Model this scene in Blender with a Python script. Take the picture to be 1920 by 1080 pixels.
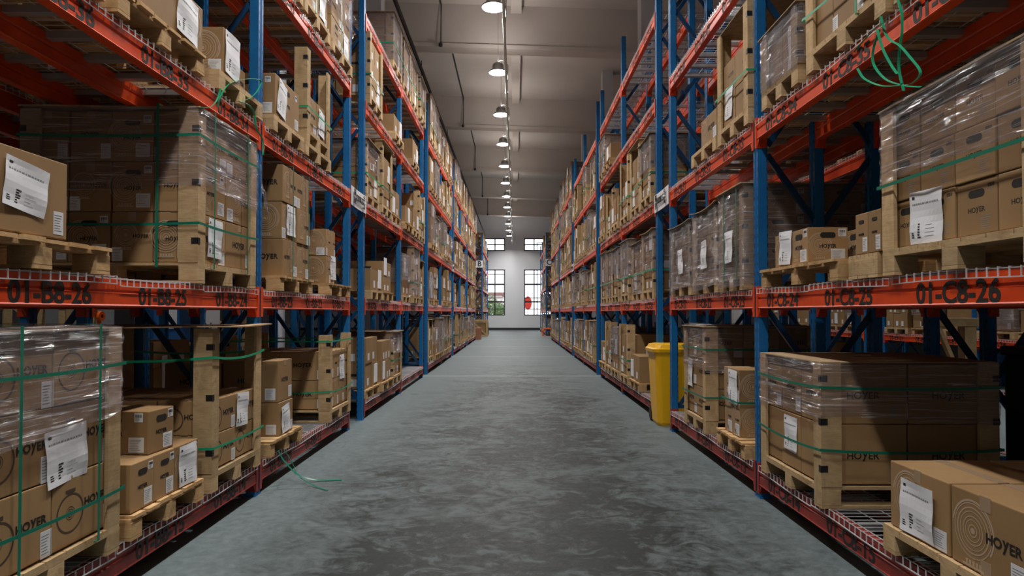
import bpy, bmesh, math, random
from mathutils import Vector, Matrix
from bpy import context
R = random.Random(7)
sc = bpy.context.scene
COL = sc.collection
for o in list(bpy.data.objects):
    bpy.data.objects.remove(o)

# ------------------------------------------------------------------ camera, exposure
CAMH = 1.458
cd = bpy.data.cameras.new('camera'); cam = bpy.data.objects.new('camera', cd); COL.objects.link(cam)
cd.sensor_width = 36; cd.lens = 22.5; cd.clip_end = 300; cd.clip_start = .05
cam.location = (0, 0, CAMH)
cam.rotation_euler = (math.radians(90 + 1.066), 0, 0)
cd.shift_y = 23/1920; cd.shift_x = -5/1920
sc.camera = cam
sc.view_settings.view_transform = 'Standard'; sc.view_settings.look = 'None'
sc.view_settings.gamma = 1; sc.view_settings.use_curve_mapping = False
sc.view_settings.exposure = 0.0

# ------------------------------------------------------------------ world (overcast daylight, reaches the room only by its windows)
w = bpy.data.worlds.new('world'); sc.world = w; w.use_nodes = True
bg = w.node_tree.nodes['Background']; bg.inputs[0].default_value = (.93, .95, 1, 1); bg.inputs[1].default_value = 3.2

LAMP_W = 128
LAMP_Z = 7.36
def area_lamp(x, y, z, parent=None, power=LAMP_W, spread=150):
    l = bpy.data.lights.new('lamp_light', 'AREA'); l.shape = 'DISK'; l.size = .4; l.energy = power
    l.color = (1.0, .965, .93); l.spread = math.radians(spread)
    o = bpy.data.objects.new('lamp_light', l); COL.objects.link(o)
    if parent: o.parent = parent; o.location = (0, 0, -.03)
    else: o.location = (x, y, z)
    return o

# ------------------------------------------------------------------ helpers
def mat(name, col, rough=.6, metal=0, spec=.5):
    m = bpy.data.materials.new(name); m.use_nodes = True
    b = m.node_tree.nodes['Principled BSDF']
    b.inputs['Base Color'].default_value = (*col, 1); b.inputs['Roughness'].default_value = rough
    b.inputs['Metallic'].default_value = metal; b.inputs['Specular IOR Level'].default_value = spec
    return m
def nodes(m): return m.node_tree.nodes, m.node_tree.links, m.node_tree.nodes['Principled BSDF']
def noise(m, scale, vec=None, detail=4, rough=.6, dist=0, scl=(1, 1, 1), coord='Object'):
    n, l, b = nodes(m)
    tc = n.new('ShaderNodeTexCoord'); mp = n.new('ShaderNodeMapping'); mp.inputs['Scale'].default_value = scl
    nt = n.new('ShaderNodeTexNoise'); nt.inputs['Scale'].default_value = scale; nt.inputs['Detail'].default_value = detail
    nt.inputs['Roughness'].default_value = rough; nt.inputs['Distortion'].default_value = dist
    l.new(tc.outputs[coord], mp.inputs[0]); l.new(mp.outputs[0], nt.inputs['Vector'])
    return nt
def ramp(m, fac, stops):
    n, l, b = nodes(m)
    r = n.new('ShaderNodeValToRGB')
    while len(r.color_ramp.elements) < len(stops): r.color_ramp.elements.new(.5)
    for e, (p, c) in zip(r.color_ramp.elements, stops):
        e.position = p; e.color = (*c, 1)
    l.new(fac, r.inputs[0]); return r
def mixc(m, fac, a, bb, mode='MIX'):
    n, l, b = nodes(m)
    x = n.new('ShaderNodeMix'); x.data_type = 'RGBA'; x.blend_type = mode
    for s, v in ((0, fac), (6, a), (7, bb)):
        if hasattr(v, 'links'): l.new(v, x.inputs[s])
        else: x.inputs[s].default_value = v if s == 0 else (*v, 1)
    return x.outputs[2]
def math_(m, op, a, b2=None, clamp=False):
    n, l, b = nodes(m)
    x = n.new('ShaderNodeMath'); x.operation = op; x.use_clamp = clamp
    for i, v in enumerate((a, b2)):
        if v is None: continue
        if hasattr(v, 'links'): l.new(v, x.inputs[i])
        else: x.inputs[i].default_value = v
    return x.outputs[0]

class MB:
    def __init__(s): s.v = []; s.f = []; s.m = []
    def box(s, x0, x1, y0, y1, z0, z1, mi=0, M=None):
        b = len(s.v)
        for p in ((x0,y0,z0),(x1,y0,z0),(x1,y1,z0),(x0,y1,z0),(x0,y0,z1),(x1,y0,z1),(x1,y1,z1),(x0,y1,z1)):
            s.v.append(tuple(M @ Vector(p)) if M else p)
        for f in ((0,3,2,1),(4,5,6,7),(0,1,5,4),(1,2,6,5),(2,3,7,6),(3,0,4,7)):
            s.f.append(tuple(b+i for i in f)); s.m.append(mi)
    def bar(s, a, b_, w, h, mi=0, up=(0,0,1)):
        a = Vector(a); b_ = Vector(b_); d = b_-a; L = d.length; d.normalize()
        u = Vector(up)
        if abs(d.dot(u)) > .98: u = Vector((1,0,0))
        sd = d.cross(u).normalized(); u2 = sd.cross(d).normalized()
        k = len(s.v)
        for p in (a, b_):
            for cx, cy in ((-1,-1),(1,-1),(1,1),(-1,1)):
                s.v.append(tuple(p + sd*cx*w/2 + u2*cy*h/2))
        for f in ((0,3,2,1),(4,5,6,7),(0,1,5,4),(1,2,6,5),(2,3,7,6),(3,0,4,7)):
            s.f.append(tuple(k+i for i in f)); s.m.append(mi)
    def tube(s, pts, r, n=8, mi=0):
        pts = [Vector(p) for p in pts]; k0 = len(s.v)
        for i, p in enumerate(pts):
            d = (pts[min(i+1, len(pts)-1)] - pts[max(i-1, 0)]).normalized()
            u = Vector((0,0,1)) if abs(d.z) < .95 else Vector((1,0,0))
            a = d.cross(u).normalized(); b = a.cross(d).normalized()
            for j in range(n):
                t = 2*math.pi*j/n; s.v.append(tuple(p + a*math.cos(t)*r + b*math.sin(t)*r))
        for i in range(len(pts)-1):
            for j in range(n):
                s.f.append((k0+i*n+j, k0+i*n+(j+1)%n, k0+(i+1)*n+(j+1)%n, k0+(i+1)*n+j)); s.m.append(mi)
        s.f.append(tuple(k0+j for j in range(n))[::-1]); s.m.append(mi)
        s.f.append(tuple(k0+(len(pts)-1)*n+j for j in range(n))); s.m.append(mi)
    def lathe(s, prof, n=24, mi=0, c=(0,0,0)):
        k0 = len(s.v)
        for r, z in prof:
            for j in range(n):
                t = 2*math.pi*j/n; s.v.append((c[0]+r*math.cos(t), c[1]+r*math.sin(t), c[2]+z))
        for i in range(len(prof)-1):
            for j in range(n):
                s.f.append((k0+i*n+j, k0+i*n+(j+1)%n, k0+(i+1)*n+(j+1)%n, k0+(i+1)*n+j)); s.m.append(mi)
    def prism(s, prof, y0, y1, mi=0):      # profile in (x,z), extruded along y
        k = len(s.v); n = len(prof)
        for y in (y0, y1):
            for x, z in prof: s.v.append((x, y, z))
        for j in range(n): s.f.append((k+j, k+(j+1)%n, k+n+(j+1)%n, k+n+j)); s.m.append(mi)
        s.f.append(tuple(range(k, k+n))[::-1]); s.m.append(mi); s.f.append(tuple(range(k+n, k+2*n))); s.m.append(mi)
    def zprism(s, prof, z0, z1, mi=0):     # profile in (x,y), extruded along z
        k = len(s.v); n = len(prof)
        for z in (z0, z1):
            for x, y in prof: s.v.append((x, y, z))
        for j in range(n): s.f.append((k+j, k+(j+1)%n, k+n+(j+1)%n, k+n+j)); s.m.append(mi)
        s.f.append(tuple(range(k, k+n))[::-1]); s.m.append(mi); s.f.append(tuple(range(k+n, k+2*n))); s.m.append(mi)
    def ribbon(s, pts, w, wd, th=.0015, mi=0):   # flat band along pts, width direction wd (vector or list)
        pts = [Vector(p) for p in pts]; k = len(s.v)
        for i, p in enumerate(pts):
            d = (pts[min(i+1, len(pts)-1)] - pts[max(i-1, 0)]).normalized()
            wv = Vector(wd[i] if isinstance(wd, list) else wd); wv = (wv - d*wv.dot(d)).normalized(); nn = d.cross(wv)
            for a, b in ((-1,-1),(1,-1),(1,1),(-1,1)): s.v.append(tuple(p + wv*a*w/2 + nn*b*th/2))
        for i in range(len(pts)-1):
            for j in range(4):
                s.f.append((k+i*4+j, k+i*4+(j+1)%4, k+(i+1)*4+(j+1)%4, k+(i+1)*4+j)); s.m.append(mi)
        e = k+(len(pts)-1)*4
        s.f.append((k+3,k+2,k+1,k)); s.m.append(mi); s.f.append((e,e+1,e+2,e+3)); s.m.append(mi)
    def mesh(s, name, mats, smooth=False, bevel=0, recalc=True):
        me = bpy.data.meshes.new(name); me.from_pydata(s.v, [], s.f)
        for m in (mats if isinstance(mats, (list, tuple)) else [mats]): me.materials.append(m)
        for p, mi in zip(me.polygons, s.m): p.material_index = mi
        if bevel or recalc:
            bm = bmesh.new(); bm.from_mesh(me)
            if bevel: bmesh.ops.bevel(bm, geom=bm.edges[:], offset=bevel, segments=2, affect='EDGES', profile=.6)
            bmesh.ops.recalc_face_normals(bm, faces=bm.faces[:]); bm.to_mesh(me); bm.free()
        if smooth:
            for p in me.polygons: p.use_smooth = True
        return me
    def obj(s, name, mats, parent=None, loc=(0,0,0), **k):
        return O(name, s.mesh(name, mats, **k), parent, loc)
def O(name, me, parent=None, loc=(0,0,0), rot=(0,0,0), scale=(1,1,1)):
    o = bpy.data.objects.new(name, me); COL.objects.link(o); o.location = loc; o.rotation_euler = rot; o.scale = scale
    if parent is not None: o.parent = parent
    return o
def tag(o, label, cat, group=None, kind=None):
    if label and len(label.split()) > 16:
        label = label.replace(' shelf ', ' ').replace('clear stretch film around the load', 'stretch film').replace('past the cross aisle', 'past crossing').replace('timber crate with corner posts and lid', 'lidded timber crate')
        label = ' '.join(label.split()[:16])
    if label: o['label'] = label
    if cat: o['category'] = cat
    if group: o['group'] = group
    if kind: o['kind'] = kind
    return o
def empty(name, loc=(0,0,0), rz=0):
    o = O(name, None, None, loc, (0,0,rz)); o.empty_display_size = .1; return o
def struct(o): o['kind'] = 'structure'; return o

# ------------------------------------------------------------------ materials
def m_floor():
    m = mat('concrete_floor', (.15,.17,.17), .4, spec=.27); n, l, b = nodes(m)
    big = noise(m, .55, detail=6, rough=.65, dist=1.2)
    sw = noise(m, 1.05, detail=10, rough=.68, dist=2.2, scl=(.9, 1.0, 1))
    sm = noise(m, 5.0, detail=8, rough=.75, dist=1.6, scl=(.8, 1.0, 1))
    fine = noise(m, 16, detail=8, rough=.72, dist=.6)
    base = ramp(m, fine.outputs[0], [(.3, (.092,.118,.124)), (.7, (.165,.203,.21))])
    tc = n.new('ShaderNodeTexCoord'); sp = n.new('ShaderNodeSeparateXYZ'); l.new(tc.outputs['Object'], sp.inputs[0])
    # tyre dirt lies thickest along the middle of the driving lane at the near end of the aisle
    cx = math_(m, 'ABSOLUTE', math_(m, 'SUBTRACT', sp.outputs[0], .12))
    lane = math_(m, 'SUBTRACT', 1.2, math_(m, 'MULTIPLY', cx, .62), True)
    ny = math_(m, 'SUBTRACT', 1.12, math_(m, 'MULTIPLY', sp.outputs[1], .058), True)
    wgt = math_(m, 'MULTIPLY', lane, math_(m, 'ADD', ny, .12))
    s1 = ramp(m, sw.outputs[0], [(.41, (0,0,0)), (.56, (1,1,1))])
    s2 = ramp(m, big.outputs[0], [(.34, (.35,.35,.35)), (.56, (1,1,1))])
    s3 = ramp(m, sm.outputs[0], [(.36, (.25,.25,.25)), (.66, (1,1,1))])
    cmb = math_(m, 'ADD', math_(m, 'MULTIPLY', sw.outputs[0], .5), math_(m, 'MULTIPLY', sm.outputs[0], .5))
    s1 = ramp(m, cmb, [(.43, (0,0,0)), (.60, (1,1,1))])
    d = math_(m, 'MULTIPLY', s1.outputs[0], s2.outputs[0])
    d = math_(m, 'MULTIPLY', d, math_(m, 'MULTIPLY', wgt, 3.0), True)
    grime = math_(m, 'MULTIPLY', math_(m, 'ADD', math_(m, 'MULTIPLY', s3.outputs[0], .35), .5), wgt, True)
    c = mixc(m, grime, base.outputs[0], (.014,.018,.017))
    c = mixc(m, math_(m, 'MULTIPLY', d, .92), c, (.011,.014,.013))
    y = math_(m, 'SUBTRACT', sp.outputs[1], 8.30); y = math_(m, 'DIVIDE', y, 6.36); y = math_(m, 'FRACT', math_(m, 'ADD', y, 10.5))
    y = math_(m, 'ABSOLUTE', math_(m, 'SUBTRACT', y, .5)); j = math_(m, 'LESS_THAN', y, .02)
    far = math_(m, 'GREATER_THAN', sp.outputs[1], 12)
    c = mixc(m, math_(m, 'MULTIPLY', math_(m, 'MULTIPLY', j, far), .22), c, (.42,.47,.47))
    vo = n.new('ShaderNodeTexVoronoi'); vo.inputs['Scale'].default_value = 1.1; l.new(tc.outputs['Object'], vo.inputs['Vector'])
    sp2 = math_(m, 'LESS_THAN', vo.outputs['Distance'], .085)
    c = mixc(m, math_(m, 'MULTIPLY', sp2, .5), c, (.035,.04,.04))
    v3 = n.new('ShaderNodeTexVoronoi'); v3.feature = 'DISTANCE_TO_EDGE'; v3.inputs['Scale'].default_value = .28
    wn = noise(m, 2.2, detail=5); mv = n.new('ShaderNodeVectorMath'); mv.operation = 'MULTIPLY_ADD'
    mv.inputs[1].default_value = (.35,.35,0); l.new(wn.outputs['Color'], mv.inputs[0]); l.new(tc.outputs['Object'], mv.inputs[2]); l.new(mv.outputs[0], v3.inputs['Vector'])
    cr = math_(m, 'LESS_THAN', v3.outputs['Distance'], .0014)
    c = mixc(m, math_(m, 'MULTIPLY', cr, .3), c, (.03,.03,.03))
    l.new(c, b.inputs['Base Color'])
    rr = ramp(m, fine.outputs[0], [(.3, (.46,)*3), (.7, (.66,)*3)]); l.new(rr.outputs[0], b.inputs['Roughness'])
    bp = n.new('ShaderNodeBump'); bp.inputs['Strength'].default_value = .12; bp.inputs['Distance'].default_value = .01
    l.new(fine.outputs[0], bp.inputs['Height']); l.new(bp.outputs[0], b.inputs['Normal'])
    return m
def m_plaster(name, a, b_, sc_=1.2, rough=.85):
    m = mat(name, a, rough, spec=.2); n, l, b = nodes(m)
    nt = noise(m, sc_, detail=6, rough=.6); r = ramp(m, nt.outputs[0], [(.3, a), (.7, b_)]); l.new(r.outputs[0], b.inputs['Base Color'])
    return m
def m_wood(name, a, b_, c_):
    m = mat(name, a, .75, spec=.25); n, l, b = nodes(m)
    nt = noise(m, 5, detail=5, rough=.55, dist=1.2, scl=(1, 1.3, 1)); g = noise(m, 60, detail=3, scl=(.25, .25, 3))
    r = ramp(m, nt.outputs[0], [(.25, a), (.6, b_), (.8, c_)])
    oi = n.new('ShaderNodeObjectInfo'); v = ramp(m, oi.outputs['Random'], [(0, (.78,.78,.76)), (1, (1.12,1.1,1.08))])
    x = mixc(m, 1.0, r.outputs[0], v.outputs[0], 'MULTIPLY')
    g2 = ramp(m, g.outputs[0], [(.35, (.72,.68,.62)), (.6, (1,1,1))]); x = mixc(m, .6, x, g2.outputs[0], 'MULTIPLY')
    l.new(x, b.inputs['Base Color']); return m
def m_card(name, a, b_):
    m = mat(name, a, .62, spec=.3); n, l, b = nodes(m)
    nt = noise(m, 3, detail=5); r = ramp(m, nt.outputs[0], [(.3, a), (.7, b_)])
    oi = n.new('ShaderNodeObjectInfo'); v = ramp(m, oi.outputs['Random'], [(0, (.82,.8,.78)), (1, (1.1,1.1,1.1))])
    x = mixc(m, 1.0, r.outputs[0], v.outputs[0], 'MULTIPLY'); l.new(x, b.inputs['Base Color'])
    wv = noise(m, 18, detail=2, scl=(1,1,.15)); bp = n.new('ShaderNodeBump'); bp.inputs['Strength'].default_value = .12; bp.inputs['Distance'].default_value = .01
    l.new(wv.outputs[0], bp.inputs['Height']); l.new(bp.outputs[0], b.inputs['Normal'])
    return m
def m_paint(name, a, b_, rough=.36):
    m = mat(name, a, rough, spec=.5); n, l, b = nodes(m)
    nt = noise(m, 4, detail=6, rough=.7, scl=(1,1,1)); r = ramp(m, nt.outputs[0], [(.35, a), (.7, b_)]); l.new(r.outputs[0], b.inputs['Base Color'])
    return m
def m_post():
    m = mat('blue_upright_paint', (.005,.11,.29), .38); n, l, b = nodes(m)
    tc = n.new('ShaderNodeTexCoord'); sp = n.new('ShaderNodeSeparateXYZ'); l.new(tc.outputs['Object'], sp.inputs[0])
    z = math_(m, 'FRACT', math_(m, 'DIVIDE', sp.outputs[2], .075)); z = math_(m, 'LESS_THAN', math_(m, 'ABSOLUTE', math_(m, 'SUBTRACT', z, .5)), .2)
    y = math_(m, 'LESS_THAN', math_(m, 'ABSOLUTE', math_(m, 'SUBTRACT', math_(m, 'ABSOLUTE', sp.outputs[1]), .031)), .006)
    nt = noise(m, 3, detail=5); r = ramp(m, nt.outputs[0], [(.3, (.003,.10,.29)), (.7, (.006,.155,.40))])
    c = mixc(m, math_(m, 'MULTIPLY', z, y), r.outputs[0], (.002,.004,.01)); l.new(c, b.inputs['Base Color']); return m
def m_film(name, veil=.10, streak=.55, tint=.8):
    m = bpy.data.materials.new(name); m.use_nodes = True; n = m.node_tree.nodes; l = m.node_tree.links
    for x in list(n):
        if x.type == 'BSDF_PRINCIPLED': n.remove(x)
    out = n['Material Output']; tr = n.new('ShaderNodeBsdfTransparent'); tr.inputs[0].default_value = (tint, tint*.965, tint*.98, 1)
    gl = n.new('ShaderNodeBsdfGlossy'); gl.inputs['Roughness'].default_value = .09
    df = n.new('ShaderNodeBsdfDiffuse'); df.inputs[0].default_value = (.62,.59,.62,1)
    tc = n.new('ShaderNodeTexCoord'); mp = n.new('ShaderNodeMapping'); mp.inputs['Scale'].default_value = (1.3, 1.3, 44); mp.inputs['Rotation'].default_value = (.12,.1,0)
    l.new(tc.outputs['Object'], mp.inputs[0])
    nt = n.new('ShaderNodeTexNoise'); nt.inputs['Scale'].default_value = 2.2; nt.inputs['Detail'].default_value = 6; nt.inputs['Distortion'].default_value = .7; l.new(mp.outputs[0], nt.inputs['Vector'])
    r = n.new('ShaderNodeValToRGB'); r.color_ramp.elements[0].position = .54; r.color_ramp.elements[1].position = .70
    r.color_ramp.elements[0].color = (veil,)*3+(1,); r.color_ramp.elements[1].color = (streak,)*3+(1,); l.new(nt.outputs[0], r.inputs[0])
    bp = n.new('ShaderNodeBump'); bp.inputs['Strength'].default_value = 1; bp.inputs['Distance'].default_value = .07; l.new(nt.outputs[0], bp.inputs['Height'])
    l.new(bp.outputs[0], gl.inputs['Normal'])
    m1 = n.new('ShaderNodeMixShader'); m1.inputs[0].default_value = .45; l.new(gl.outputs[0], m1.inputs[1]); l.new(df.outputs[0], m1.inputs[2])
    m2 = n.new('ShaderNodeMixShader'); l.new(r.outputs[0], m2.inputs[0]); l.new(tr.outputs[0], m2.inputs[1]); l.new(m1.outputs[0], m2.inputs[2])
    l.new(m2.outputs[0], out.inputs[0]); return m
M = dict(
    floor=m_floor(),
    ceil=m_plaster('ceiling_plaster', (.60,.55,.515), (.68,.625,.59), .5),
    beamc=m_plaster('concrete_beam_paint', (.56,.51,.475), (.64,.585,.55), .7),
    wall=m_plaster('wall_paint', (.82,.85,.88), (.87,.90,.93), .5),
    skirt=mat('skirting_paint', (.035,.04,.045), .6),
    column=m_plaster('column_paint', (.55,.57,.6), (.62,.64,.67), .8),
    frame=mat('window_frame_paint', (.03,.03,.03), .5),
    wood=m_wood('pallet_pine', (.40,.27,.135), (.58,.42,.235), (.3,.18,.08)),
    wood2=m_wood('pallet_pine_rough', (.40,.24,.10), (.6,.4,.2), (.24,.13,.05)),
    ply=m_wood('plywood', (.34,.23,.13), (.45,.33,.2), (.3,.2,.11)),
    card=m_card('cardboard', (.30,.183,.083), (.37,.232,.108)),
    post=m_post(), bluep=m_paint('shaded_blue_brace_paint', (.003,.035,.10), (.004,.055,.15)),  # brace blue darkened; shade inside the frames is put into the colour
    beam=m_paint('orange_beam_paint', (.60,.048,.006), (.78,.082,.011), .36),
    dbeam=m_paint('dark_red_beam_paint', (.20,.018,.012), (.36,.035,.022), .5),  # darker red for the bottom-level beams
    zinc=mat('galvanised_wire', (.74,.75,.77), .3, .35), chan=mat('deck_channel_zinc', (.42,.44,.45), .45, .6),
    ink=mat('black_print', (.012,.011,.010), .6), tan=mat('pale_ring_print', (.45,.33,.22), .65), dring=mat('dark_ring_print', (.07,.045,.025), .65),
    paper=mat('white_paper', (.80,.82,.85), .5), lab=mat('white_sticker', (.68,.69,.7), .5), gink=mat('grey_print', (.25,.26,.28), .6),
    tape=mat('clear_tape', (.36,.25,.16), .22), hole=mat('hand_hole_dark', (.012,.009,.006), .8),
    strap=mat('green_strap', (.004,.17,.105), .34), strap2=mat('bright_green_strap', (.01,.33,.16), .34),
    metal=mat('dark_bracket', (.03,.032,.036), .4, .6), yel=m_paint('yellow_plastic', (.78,.41,.004), (.84,.46,.008), .36),
    rubber=mat('black_rubber', (.012,.012,.012), .7), film=m_film('stretch_film', .13, .8, .84), film2=m_film('dense_stretch_film', .24, .9, .74),
    lampm=mat('lamp_housing', (.42,.42,.42), .32, .75), pipe=mat('galvanised_pipe', (.55,.64,.60), .45, .1), dpipe=mat('dark_conduit', (.03,.028,.026), .6),
    signw=mat('white_sign', (.82,.84,.87), .4), red=mat('red_paint', (.6,.03,.015), .4), orange=mat('orange_plastic', (.85,.13,.01), .4),
    blue2=mat('blue_machine', (.01,.12,.35), .4), grey=mat('grey_machine', (.3,.32,.34), .5), black=mat('black_plastic', (.012,.012,.013), .5),
    leaf=mat('leaves', (.08,.16,.04), .7), bark=mat('bark', (.08,.05,.03), .9), out=mat('pale_render', (.7,.62,.6), .8), ground=mat('yard_paving', (.3,.3,.28), .9),
)
em = bpy.data.materials.new('lamp_diffuser'); em.use_nodes = True; b = em.node_tree.nodes['Principled BSDF']
b.inputs['Emission Color'].default_value = (1, .98, .96, 1); b.inputs['Emission Strength'].default_value = 14; M['em'] = em
gl = bpy.data.materials.new('window_glass'); gl.use_nodes = True; n = gl.node_tree.nodes; l = gl.node_tree.links
n.remove(n['Principled BSDF']); t = n.new('ShaderNodeBsdfTransparent'); g = n.new('ShaderNodeBsdfGlossy'); g.inputs['Roughness'].default_value = .02
f = n.new('ShaderNodeMixShader'); f.inputs[0].default_value = .06; l.new(t.outputs[0], f.inputs[1]); l.new(g.outputs[0], f.inputs[2]); l.new(f.outputs[0], n['Material Output'].inputs[0]); M['glass'] = gl

# ------------------------------------------------------------------ room shell
XW = 22.0; YB = -9.0; YE = 52.0; H0 = 9.47
TILT = .033
mb = MB(); mb.box(-XW-.3, XW+.3, YB-.3, YE+.3, -.2, 0); struct(mb.obj('floor', M['floor']))
def zc(x): return H0 - TILT*x
mb = MB(); k = []
mb.v = [(-XW-.3, YB-.3, zc(-XW)), (XW+.3, YB-.3, zc(XW)), (XW+.3, YE+.3, zc(XW)), (-XW-.3, YE+.3, zc(-XW))]
mb.v += [(x, y, z+.2) for x, y, z in mb.v]
mb.f = [(0,1,2,3),(7,6,5,4),(0,4,5,1),(1,5,6,2),(2,6,7,3),(3,7,4,0)]; mb.m = [0]*6
struct(mb.obj('ceiling', M['ceil']))
BH = 1.16
for i in range(-3, 6):                      # cross beams with a lip along the soffit edge
    y = 16.6 + 7.23*i + (-.0 if i < 5 else -.3)
    if y < YB: continue
    mb = MB(); k = len(mb.v)
    for (dy, z0) in ((0, -BH), (.34, -BH)):
        pass
    pr = []
    for x in (-XW-.02, XW+.02):
        z = zc(x)
        pr.append([(x, y, z+.02), (x, y, z-BH+.1), (x, y-.06, z-BH+.1), (x, y-.06, z-BH), (x, y+.36, z-BH), (x, y+.36, z+.02)])
    mb.v = pr[0]+pr[1]; nn = 6
    mb.f = [(j, (j+1)%nn, nn+(j+1)%nn, nn+j) for j in range(nn)] + [tuple(range(nn))[::-1], tuple(range(nn, 2*nn))]; mb.m = [0]*len(mb.f)
    struct(mb.obj('trim_%d' % (i+4), M['beamc']))
mb = MB(); x0, x1 = -.1, .18                 # one lengthwise rib down the middle of the ceiling
mb.box(x0, x1, YB, YE, zc(0)-.2, zc(0)+.02); struct(mb.obj('trim_10', M['beamc']))
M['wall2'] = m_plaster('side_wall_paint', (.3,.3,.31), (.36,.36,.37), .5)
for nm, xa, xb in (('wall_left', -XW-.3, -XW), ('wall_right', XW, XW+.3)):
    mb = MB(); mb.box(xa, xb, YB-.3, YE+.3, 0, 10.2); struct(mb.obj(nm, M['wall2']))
mb = MB(); mb.box(-XW, XW, YB-.3, YB, 0, 10.2); struct(mb.obj('wall_back', M['wall']))
# end wall with window openings: columns of windows
WW = 2.45
wins = []
xs = [-.79-WW, .77]
for x in xs:
    wins += [(x, x+WW, 1.18, 4.93), (x, x+WW, 6.44, 7.49)]
mb = MB(); xe = sorted(set([-XW, XW] + [v for x in xs for v in (x, x+WW)])); ze = [0, 1.18, 4.93, 6.44, 7.49, 10.2]
for i in range(len(xe)-1):
    a, c = xe[i], xe[i+1]; isw = any(abs(a-x) < .01 for x in xs)
    if not isw: mb.box(a, c, YE, YE+.3, 0, 10.2)
    else:
        for j in (0, 2, 4): mb.box(a, c, YE, YE+.3, ze[j], ze[j+1])
struct(mb.obj('wall_end', M['wall']))
mb = MB(); mb.box(-XW, XW, YE-.03, YE, 0, .2); struct(mb.obj('baseboard_end', M['skirt']))
for i, (a, c, z0, z1) in enumerate(wins):
    yy = YE+.12; mb = MB(); t = .09
    mb.box(a, a+t, yy-.03, yy+.03, z0, z1); mb.box(c-t, c, yy-.03, yy+.03, z0, z1)
    mb.box(a+t, c-t, yy-.03, yy+.03, z0, z0+t); mb.box(a+t, c-t, yy-.03, yy+.03, z1-t, z1)
    for q in (1, 2):
        xx = a+(c-a)*q/3; mb.box(xx-.045, xx+.045, yy-.03, yy+.03, z0+t, z1-t)
    hs = [(3.72, .13), (2.30, .13), (4.53, .06), (2.62, .06), (1.72, .06)] if z1-z0 > 2 else [((z0+z1)/2, .08)]
    for hz, ht in hs: mb.box(a+t, c-t, yy-.02, yy+.02, hz-ht/2, hz+ht/2)
    wf = struct(mb.obj('window_%d' % (i+1), M['frame']))
    mb = MB(); mb.box(a+t, c-t, yy+.004, yy+.008, z0+t, z1-t); mb.obj('pane', M['glass'], wf)

# outside: yard, pale building, trees, red disc sign
mb = MB(); mb.box(-40, 40, YE+.3, YE+70, -.3, -.1); struct(mb.obj('trim_11', M['ground']))
mb = MB(); mb.box(-22, -1.5, YE+22, YE+30, -.1, 3.4); mb.box(-22.3, -1.2, YE+21.7, YE+30.3, 3.4, 3.75, 1)
for q in range(6): mb.box(-20+q*3, -18.6+q*3, YE+21.95, YE+22, .9, 2.4, 2)
tag(mb.obj('low_building', [M['out'], mat('faded_roof_edge', (.2,.09,.08), .7), M['grey']]), 'low pale building with red roof edge outside the left end window', 'building')
def tree(x, y, h, r, lab):
    t = empty('tree', (x, y, -.1)); tag(t, lab, 'tree', 'trees outside the end wall')
    mb = MB(); mb.tube([(0,0,0),(.05,.02,h*.35),(0,0,h*.7)], .09); mb.obj('trunk', M['bark'], t)
    rr = random.Random(int(x*10)); mb = MB()
    for i in range(1500):
        a = rr.uniform(0, 6.28); q = rr.random()**.4*r; zz = h*.62 + rr.gauss(0, h*.16); q *= max(.2, 1-abs(zz-h*.6)/(h*.6))
        p = Vector((q*math.cos(a), q*math.sin(a), zz)); s = rr.uniform(.05,.12)
        u = Vector((rr.gauss(0,1), rr.gauss(0,1), rr.gauss(0,1))).normalized(); v = u.orthogonal().normalized()
        k = len(mb.v); mb.v += [tuple(p-u*s), tuple(p+v*s*.5), tuple(p+u*s), tuple(p-v*s*.5)]; mb.f.append((k,k+1,k+2,k+3)); mb.m.append(0)
    mb.obj('foliage', M['leaf'], t, recalc=False)
tree(-2.3, YE+5, 3.1, 1.3, 'green leafy bush seen in the lower left end window')
tree(-3.9, YE+7, 3.6, 1.4, 'green tree outside the left edge of the left end window')
tree(-1.0, YE+9, 2.6, 1.1, 'low bush outside the right edge of the left end window')
t = empty('round_sign', (1.15, YE+3.5, -.1)); tag(t, 'red round sign on a pole outside the right end window', 'sign')
mb = MB(); mb.tube([(0,0,0),(0,0,3.4)], .035); mb.obj('pole', M['grey'], t)
mb = MB(); mb.lathe([(0,-.015),(.42,-.015),(.42,.015),(0,.015)], 32); o = mb.obj('disc', M['red'], t, loc=(0,-.05,2.35)); o.rotation_euler = (math.pi/2,0,0); o.scale = (.8,1.4,1)
t = empty('lamp_post', (2.05, YE+6, -.1)); tag(t, 'tall grey pole standing outside the right end window', 'pole')
mb = MB(); mb.tube([(0,0,0),(0,0,7.8)], .06); mb.obj('pole', M['grey'], t); mb = MB(); mb.box(-.12,.5,-.08,.08,7.8,7.9); mb.obj('arm', M['grey'], t)

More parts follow.
